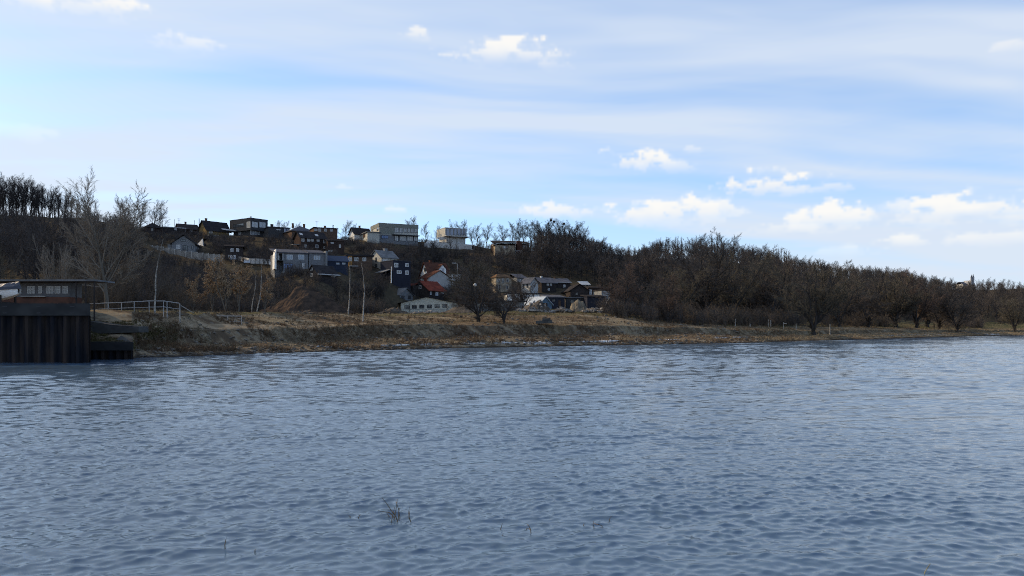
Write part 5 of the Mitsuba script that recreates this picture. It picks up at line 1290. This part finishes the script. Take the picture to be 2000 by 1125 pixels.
def rubble(name, label, outline, Y, n, seed, size=(.25, .75), mat='rubble', big=10):
    r = random.Random(seed)
    key = thing(name, label, 'rubble heap')
    px, py = [o[0] for o in outline], [o[1] for o in outline]
    small, chunks = [], []
    for i in range(n):
        c = r.uniform(px[0], px[-1])
        top = at(c, np.interp(c, px, py), Y)
        g = float(ground(top[0], Y))
        t = r.random()
        d = r.uniform(-1, 1)
        z = g + max(0, top[2] - g) * (1 - abs(d)) * (.35 + .65 * t)
        s = r.uniform(*size) * (1.25 if i < big else .8)
        m = trimesh.creation.box(extents=[s * r.uniform(.9, 2.2), s * r.uniform(.6, 1.4), s * r.uniform(.25, .8)])
        m.vertices += np.random.default_rng(seed * 1000 + i).normal(size=m.vertices.shape) * s * .09
        m.apply_transform(trimesh.transformations.euler_matrix(r.uniform(-.7, .7), r.uniform(-.7, .7), r.uniform(0, 6.3)))
        m.apply_translation([top[0], Y + d * 2.6, z])
        (chunks if i < big else small).append(m)
    for m in chunks:
        scene[fresh(f'{key}__slab')] = mikit.ply(m, mat)
    core = []
    for c in np.linspace(px[0], px[-1], 9)[1:-1]:
        top = at(c, np.interp(c, px, py), Y)
        g = float(ground(top[0], Y))
        b_ = blob(1.0, int(c), (1.5, 2.2, max(.3, (top[2] - g) * .78)), .3, 2)
        b_.apply_translation([top[0], Y, g])
        core.append(b_)
    part(key, 'core', cat(core), 'soil_grey')
    part(key, 'debris', cat(small), mat, kind='stuff')
rubble('rubble_heap', 'tall heap of broken concrete in front of the teal gable shed', [(1010, 615), (1022, 606), (1034, 594), (1046, 584), (1054, 582), (1062, 592), (1070, 604), (1078, 613)], 158, 240, 1, (.3, .9), big=26)
rubble('rubble_heap', 'small low rubble heap between the tall concrete heap and the sand heap', [(1082, 612), (1090, 602), (1098, 601), (1106, 606), (1113, 611)], 165, 70, 2, (.2, .6))
rubble('rubble_heap', 'wide heap of grey broken stones right of the sand heap', [(1138, 613), (1148, 604), (1158, 599), (1168, 602), (1178, 604), (1188, 613)], 166, 200, 3, (.25, .6), big=16)
rubble('rubble_heap', 'heap of boulders and soil at the left foot of the cream garage', [(738, 615), (748, 608), (758, 600), (768, 597), (778, 602), (788, 610), (796, 615)], 146, 90, 4, (.25, .7), 'soil_grey')
rubble('rubble_heap', 'scattered blocks along the front of the cream garage', [(800, 613), (810, 609), (826, 610), (842, 608), (852, 613)], 160, 60, 5, (.25, .8), 'rubble')
rubble('rubble_heap', 'row of boulders at the front foot of the earth mound', [(565, 613), (578, 608), (592, 609), (604, 607), (620, 613)], 108, 50, 6, (.2, .55), 'soil_grey', big=8)
rubble('rubble_heap', 'rubble scattered right of the excavator under the reddish tree', [(1228, 612), (1240, 606), (1250, 604), (1262, 611)], 172, 50, 7, (.2, .5))
c = at(1046, 634, 119)
single('concrete_block', cat([slab([(c[0], 118.2, c[2] + .52), (c[0] + 2.5, 118.4, c[2] + .62), (c[0] + 2.4, 120.2, c[2] + .8), (c[0] + .2, 120, c[2] + .62)], .4), slab([(c[0] + 1.0, 118.5, c[2] + .95), (c[0] + 2.3, 118.7, c[2] + 1.0), (c[0] + 2.2, 119.8, c[2] + 1.0), (c[0] + 1.2, 119.6, c[2] + .98)], .34)]), 'concrete_dark', 'dark concrete slab lying on the bank below the tall rubble heap', 'concrete slab')
a = at(1888, 645, 262)
single('boat_ramp', slab([(a[0], 252, .05), (a[0] + 3.6, 252, .0), (a[0] + 2.6, 266, 1.6), (a[0] - .8, 266, 1.7)], .5), 'concrete_dark', 'dark concrete boat ramp by the water at far right', 'boat ramp')

key = thing('excavator', 'orange-yellow excavator with bent arm beside the leaning pole', 'excavator')
c = at(1217, 613, 182)
c[2] = float(ground(c[0], 182)) + .05
mottled('paint_orange', (.42, .19, .045), (.28, .13, .045), 1.5)
for s in (-1, 1):
    tr = cat([box(-1.3, 1.3, s * .9 - .25, s * .9 + .25, .06, .62)] + [tube([(x, s * .9 - .26, .34), (x, s * .9 + .26, .34)], .33, 10) for x in (-1.3, 1.3)])
    k = part(key, 'track', tr, 'metal_dark')
k = part(key, 'chassis', box(-.8, .8, -.64, .64, .3, .78), 'metal_dark')
part(key, 'body', cat([box(-.5, 1.6, -1.05, 1.05, .80, 1.55), box(.4, 1.55, -.95, .95, 1.552, 1.85)]), 'paint_orange')
part(key, 'cab', prism([(-.75, .82), (.25, .82), (.25, 2.35), (-.45, 2.35), (-.75, 1.6)], -1.0, -.1), 'paint_orange'); part(key, 'window', prism([(-.72, 1.35), (.2, 1.35), (.2, 2.2), (-.42, 2.2)], -1.03, -1.003), 'pane')
def arm(p, q, w0, w1):
    p, q = np.array(p), np.array(q)
    return tube([p, (p + q) / 2, q], [w0, (w0 + w1) / 2, w1], 4)
part(key, 'boom', cat([arm((-.5, .25, 1.3), (-1.6, .25, 3.0), .22, .26), arm((-1.6, .25, 2.95), (-2.9, .25, 2.85), .26, .16)]), 'paint_orange'); part(key, 'stick', arm((-2.75, .25, 3.0), (-3.35, .25, 1.0), .16, .10), 'paint_orange')
part(key, 'bucket', prism([(-3.6, .95), (-3.2, 1.0), (-2.95, .55), (-3.2, .2), (-3.65, .35)], -.2, .7), 'metal_dark')
for k in [k for k in scene if k.startswith(key + '__')]:
    scene[k]['to_world'] = T().translate(c.tolist()).rotate([0, 0, 1], 8).scale(.95)

# ---------------------------------------------------------------- remains of ice along the waterline
mottled('old_ice', (.50, .51, .52), (.17, .15, .13), 1.6)
def ice(label, p0, p1, py, wide, seed):
    r = np.random.default_rng(seed)
    n = max(10, int((p1 - p0) / 1.5))
    us = (np.linspace(p0, p1, n) - 1000) / F
    sh = _knots(us)[0][:, 1]
    rows = np.interp(np.linspace(0, 1, n), [0, 1], py)
    # distance at which the bank shows that row
    t = np.linspace(.2, 14, 60)
    Ys = np.empty(n)
    for i in range(n):
        yy = sh[i] + t
        row = HZ - (ground(us[i] * yy, yy) - EYE) * F / yy
        Ys[i] = yy[np.argmin(np.abs(row - rows[i]))]
    k = np.ones(5) / 5
    Ys = np.convolve(np.pad(Ys, 2, 'edge'), k, 'valid')
    env = np.sin(np.linspace(.08, math.pi - .08, n)) ** .5
    nz = meshkit.fbm(np.stack([us * 900, us * 0, us * 0 + seed], -1), 3, seed=seed)
    w = wide * env * np.clip(2.4 * nz - .75, .04, 1) * .8
    V = []
    for i in range(n):
        for j, f in enumerate((-1, -.8, 0, .8, 1)):
            yy = Ys[i] + f * w[i]
            V.append([us[i] * yy, yy, float(ground(us[i] * yy, yy)) + (.05 + .07 * nz[i] if abs(f) < .9 else -.05)])
    Fq = [[i * 5 + j, (i + 1) * 5 + j, (i + 1) * 5 + j + 1, i * 5 + j + 1] for i in range(n - 1) for j in range(4)]
    single('ice_patch', (np.array(V), np.array(Fq)), 'old_ice', label, 'ice', smooth=True)
for i, (p0, p1, py, w, lab) in enumerate([(618, 648, (678, 678), .5, 'leftmost small pale ice streak low on the bank'), (744, 800, (675, 674), .5, 'pale ice streak on the shore below the garage, left one'), (812, 880, (673, 672), .5, 'pale ice streak on the shore below the garage, right one'), (902, 947, (671.5, 671), .5, 'pale ice streak below the forked bank tree'),
                                          (961, 1012, (670, 669.5), .5, 'pale ice streak right of the forked bank tree'), (1022, 1077, (669.5, 670), .9, 'broad white ice patch below the concrete slab'), (1092, 1120, (668, 668), .6, 'small white ice patch left of the longest one'), (1124, 1216, (668, 665.5), 1.0, 'longest white ice patch on the middle shore'),
                                          (1282, 1328, (663, 664), 1.2, 'white ice patch below the reddish bush'), (1394, 1464, (660.5, 658.5), .7, 'thin white ice streak below the twin-trunked willow'), (1630, 1641, (655, 655.5), .5, 'tiny pale ice patch right of the forward willow'), (1730, 1842, (653.3, 652.6), .5, 'long pale streak on the shore below the right willow row'), (1906, 1952, (652.5, 653), 3.0, 'wide bluish ice sheet beside the boat ramp')]):
    ice(lab, p0, p1, py, w, 40 + i)

# ---------------------------------------------------------------- grass, weeds and stones of the bank
def tufts(n, k0, k1, p0, p1, seed, hgt, spread, blades, wid, keep=None):
    r = np.random.default_rng(seed)
    px = r.uniform(p0, p1, n)
    u = (px - 1000) / F
    ky = _knots(u)[0]
    f = r.uniform(k0, k1, n)
    i = np.minimum(f.astype(int), NK - 2)
    t = f - i
    Y = ky[np.arange(n), i] * (1 - t) + ky[np.arange(n), i + 1] * t
    X = u * Y
    d = meshkit.fbm(np.stack([X / 6, Y / 2.5, X * 0], -1), 3, seed=seed)
    ok = d > (keep or 0)
    X, Y = X[ok], Y[ok]
    Z = ground(X, Y)
    n = len(X)
    s = r.uniform(.6, 1.3, n)
    base = np.stack([X, Y, Z - .03], -1)[:, None] + np.concatenate([r.normal(size=(n, blades, 2)) * spread * .35, np.zeros((n, blades, 1))], 2)
    tip = base + np.concatenate([r.normal(size=(n, blades, 2)) * spread, r.uniform(.5, 1.0, (n, blades, 1)) * hgt], 2) * s[:, None, None]
    a = r.random((n, blades)) * 6.283
    w = np.stack([np.cos(a), np.sin(a), a * 0], -1) * wid * s[:, None, None]
    V = np.stack([base - w, base + w, tip], 2).reshape(-1, 3)
    return V, np.arange(len(V)).reshape(-1, 3)
M('grass_straw', (.205, .17, .115))
M('weed_brown', (.105, .072, .047))
M('grass_moss', (.088, .078, .036))
for nm, mesh, mt, lab in (('dry_grass', tufts(16000, 2.0, 5.6, 262, 1500, 1, .30, .16, 5, .022, .46), 'grass_straw', 'pale dry grass tufts on the bank'),
                          ('dead_weeds', tufts(9000, 1.5, 5.3, 262, 1550, 2, .55, .2, 6, .024, .45), 'weed_brown', 'brown dead weeds on the bank'),
                          ('bank_moss', tufts(6000, 2.0, 4.4, 176, 345, 3, .16, .12, 5, .03, .42), 'grass_moss', 'mossy grass above the low quay'),
                          ('far_grass', tufts(9000, 1.6, 5.8, 1480, 2050, 4, .35, .25, 4, .05, .35), 'grass_straw', 'dry grass on the flat far bank at right')):
    scene[nm] = mikit.ply(mesh, mt)
    labels[nm] = {'label': lab, 'kind': 'stuff', 'category': 'grass' if nm != 'dead_weeds' else 'weeds'}
mottled('stone_dull', (.17, .155, .135), (.09, .08, .07), 2.0)
def stones(n, seed):
    r = np.random.default_rng(seed)
    ico = trimesh.creation.icosphere(subdivisions=0)
    px = r.uniform(262, 1500, n)
    u = (px - 1000) / F
    ky = _knots(u)[0]
    f = np.where(r.random(n) < .7, r.uniform(1.0, 3.0, n), r.uniform(3.0, 5.6, n))
    i = f.astype(int)
    Y = ky[np.arange(n), i] * (1 - f + i) + ky[np.arange(n), i + 1] * (f - i)
    X = u * Y
    s = .05 + .16 * r.random(n) ** 3 * (Y / 80)
    V = ico.vertices[None] * (1 + r.normal(size=(n, 12, 1)) * .22) * s[:, None, None] * np.array([1.3, 1.1, .7])
    V = V + np.stack([X, Y, ground(X, Y) + s * .2], -1)[:, None]
    return V.reshape(-1, 3), (ico.faces[None] + (np.arange(n) * 12)[:, None, None]).reshape(-1, 3)
scene['shore_stones'] = mikit.ply(stones(2400, 6), 'stone_dull')
labels['shore_stones'] = {'label': 'small grey stones and litter along the shore', 'kind': 'stuff', 'category': 'stones'}

# ---------------------------------------------------------------- reed stalks standing in the near water
M('reed', (.13, .10, .062))
M('reed_pale', (.30, .25, .15))
def reeds(name, label, stalks, mat='reed', group=None):
    """stalks: (foot column, foot row, [(column, row), ...] towards the tip)."""
    key = thing(name, label, 'reed')
    r = random.Random(len(label))
    for px, py, pts in stalks:
        Y = EYE * F / (py - HZ)
        p = [at(px, py, Y) - [0, 0, .10]] + [at(px, py, Y)] + [at(a, b, Y + r.uniform(-.05, .05)) for a, b in pts]
        part(key, 'stalk', tube(p, np.linspace(.0065, .0028, len(p)), 6), mat, 40)
reeds('reed_clump', 'clump of dry reed stalks standing in the near water', [(774, 1010, [(762, 994), (755, 983), (746, 972)]), (770, 1014, [(773, 998), (775, 985), (776, 975)]), (778, 1012, [(779, 996), (775, 984), (773, 979)]), (765, 1016, [(768, 1002), (771, 990)]), (760, 1008, [(757, 1005), (759, 1000)]), (776, 1016, [(770, 1003), (763, 996), (757, 996)]), (768, 1008, [(760, 1001), (745, 999), (738, 997)]), (781, 1009, [(779, 1000), (781, 992)])])
reeds('reed_stalk', 'thin bent reed stalk just right of the reed clump', [(803, 1021, [(799, 1010), (798, 1000), (800, 990)]), (799, 1008, [(800, 1000), (801, 996)])])
reeds('reed_stalk', 'single upright reed stalk in the near water at left', [(440, 1075, [(439, 1065), (441, 1055), (442, 1050)])])
reeds('reed_stalk', 'short dark bent reed right of the middle of the near water', [(1037, 1040, [(1036, 1033), (1032, 1026), (1030, 1024)]), (1028, 1033, [(1033, 1032), (1037, 1036)])])
reeds('reed_stalk', 'tiny reed tips left of the short dark bent reed', [(978, 1033, [(980, 1027), (981, 1022)]), (981, 1046, [(983, 1042)])])
reeds('reed_stalk', 'group of small arched reed tips right of the middle', [(1160, 1029, [(1158, 1024), (1160, 1018)]), (1176, 1027, [(1168, 1024), (1160, 1023)]), (1190, 1015, [(1194, 1008)]), (1140, 1026, [(1141, 1022)])])
reeds('reed_stalk', 'pale slanting reed stalk near the lower right corner', [(1806, 1118, [(1812, 1108), (1817, 1101)])], 'reed_pale')
reeds('reed_stalk', 'tiny reed tips left of the reed clump', [(700, 1011, [(702, 1007), (704, 1005)]), (684, 1009, [(681, 1007)])])
reeds('reed_stalk', 'tiny upright reed tip right of the single upright stalk', [(498, 1079, [(498, 1075), (499, 1073)])])
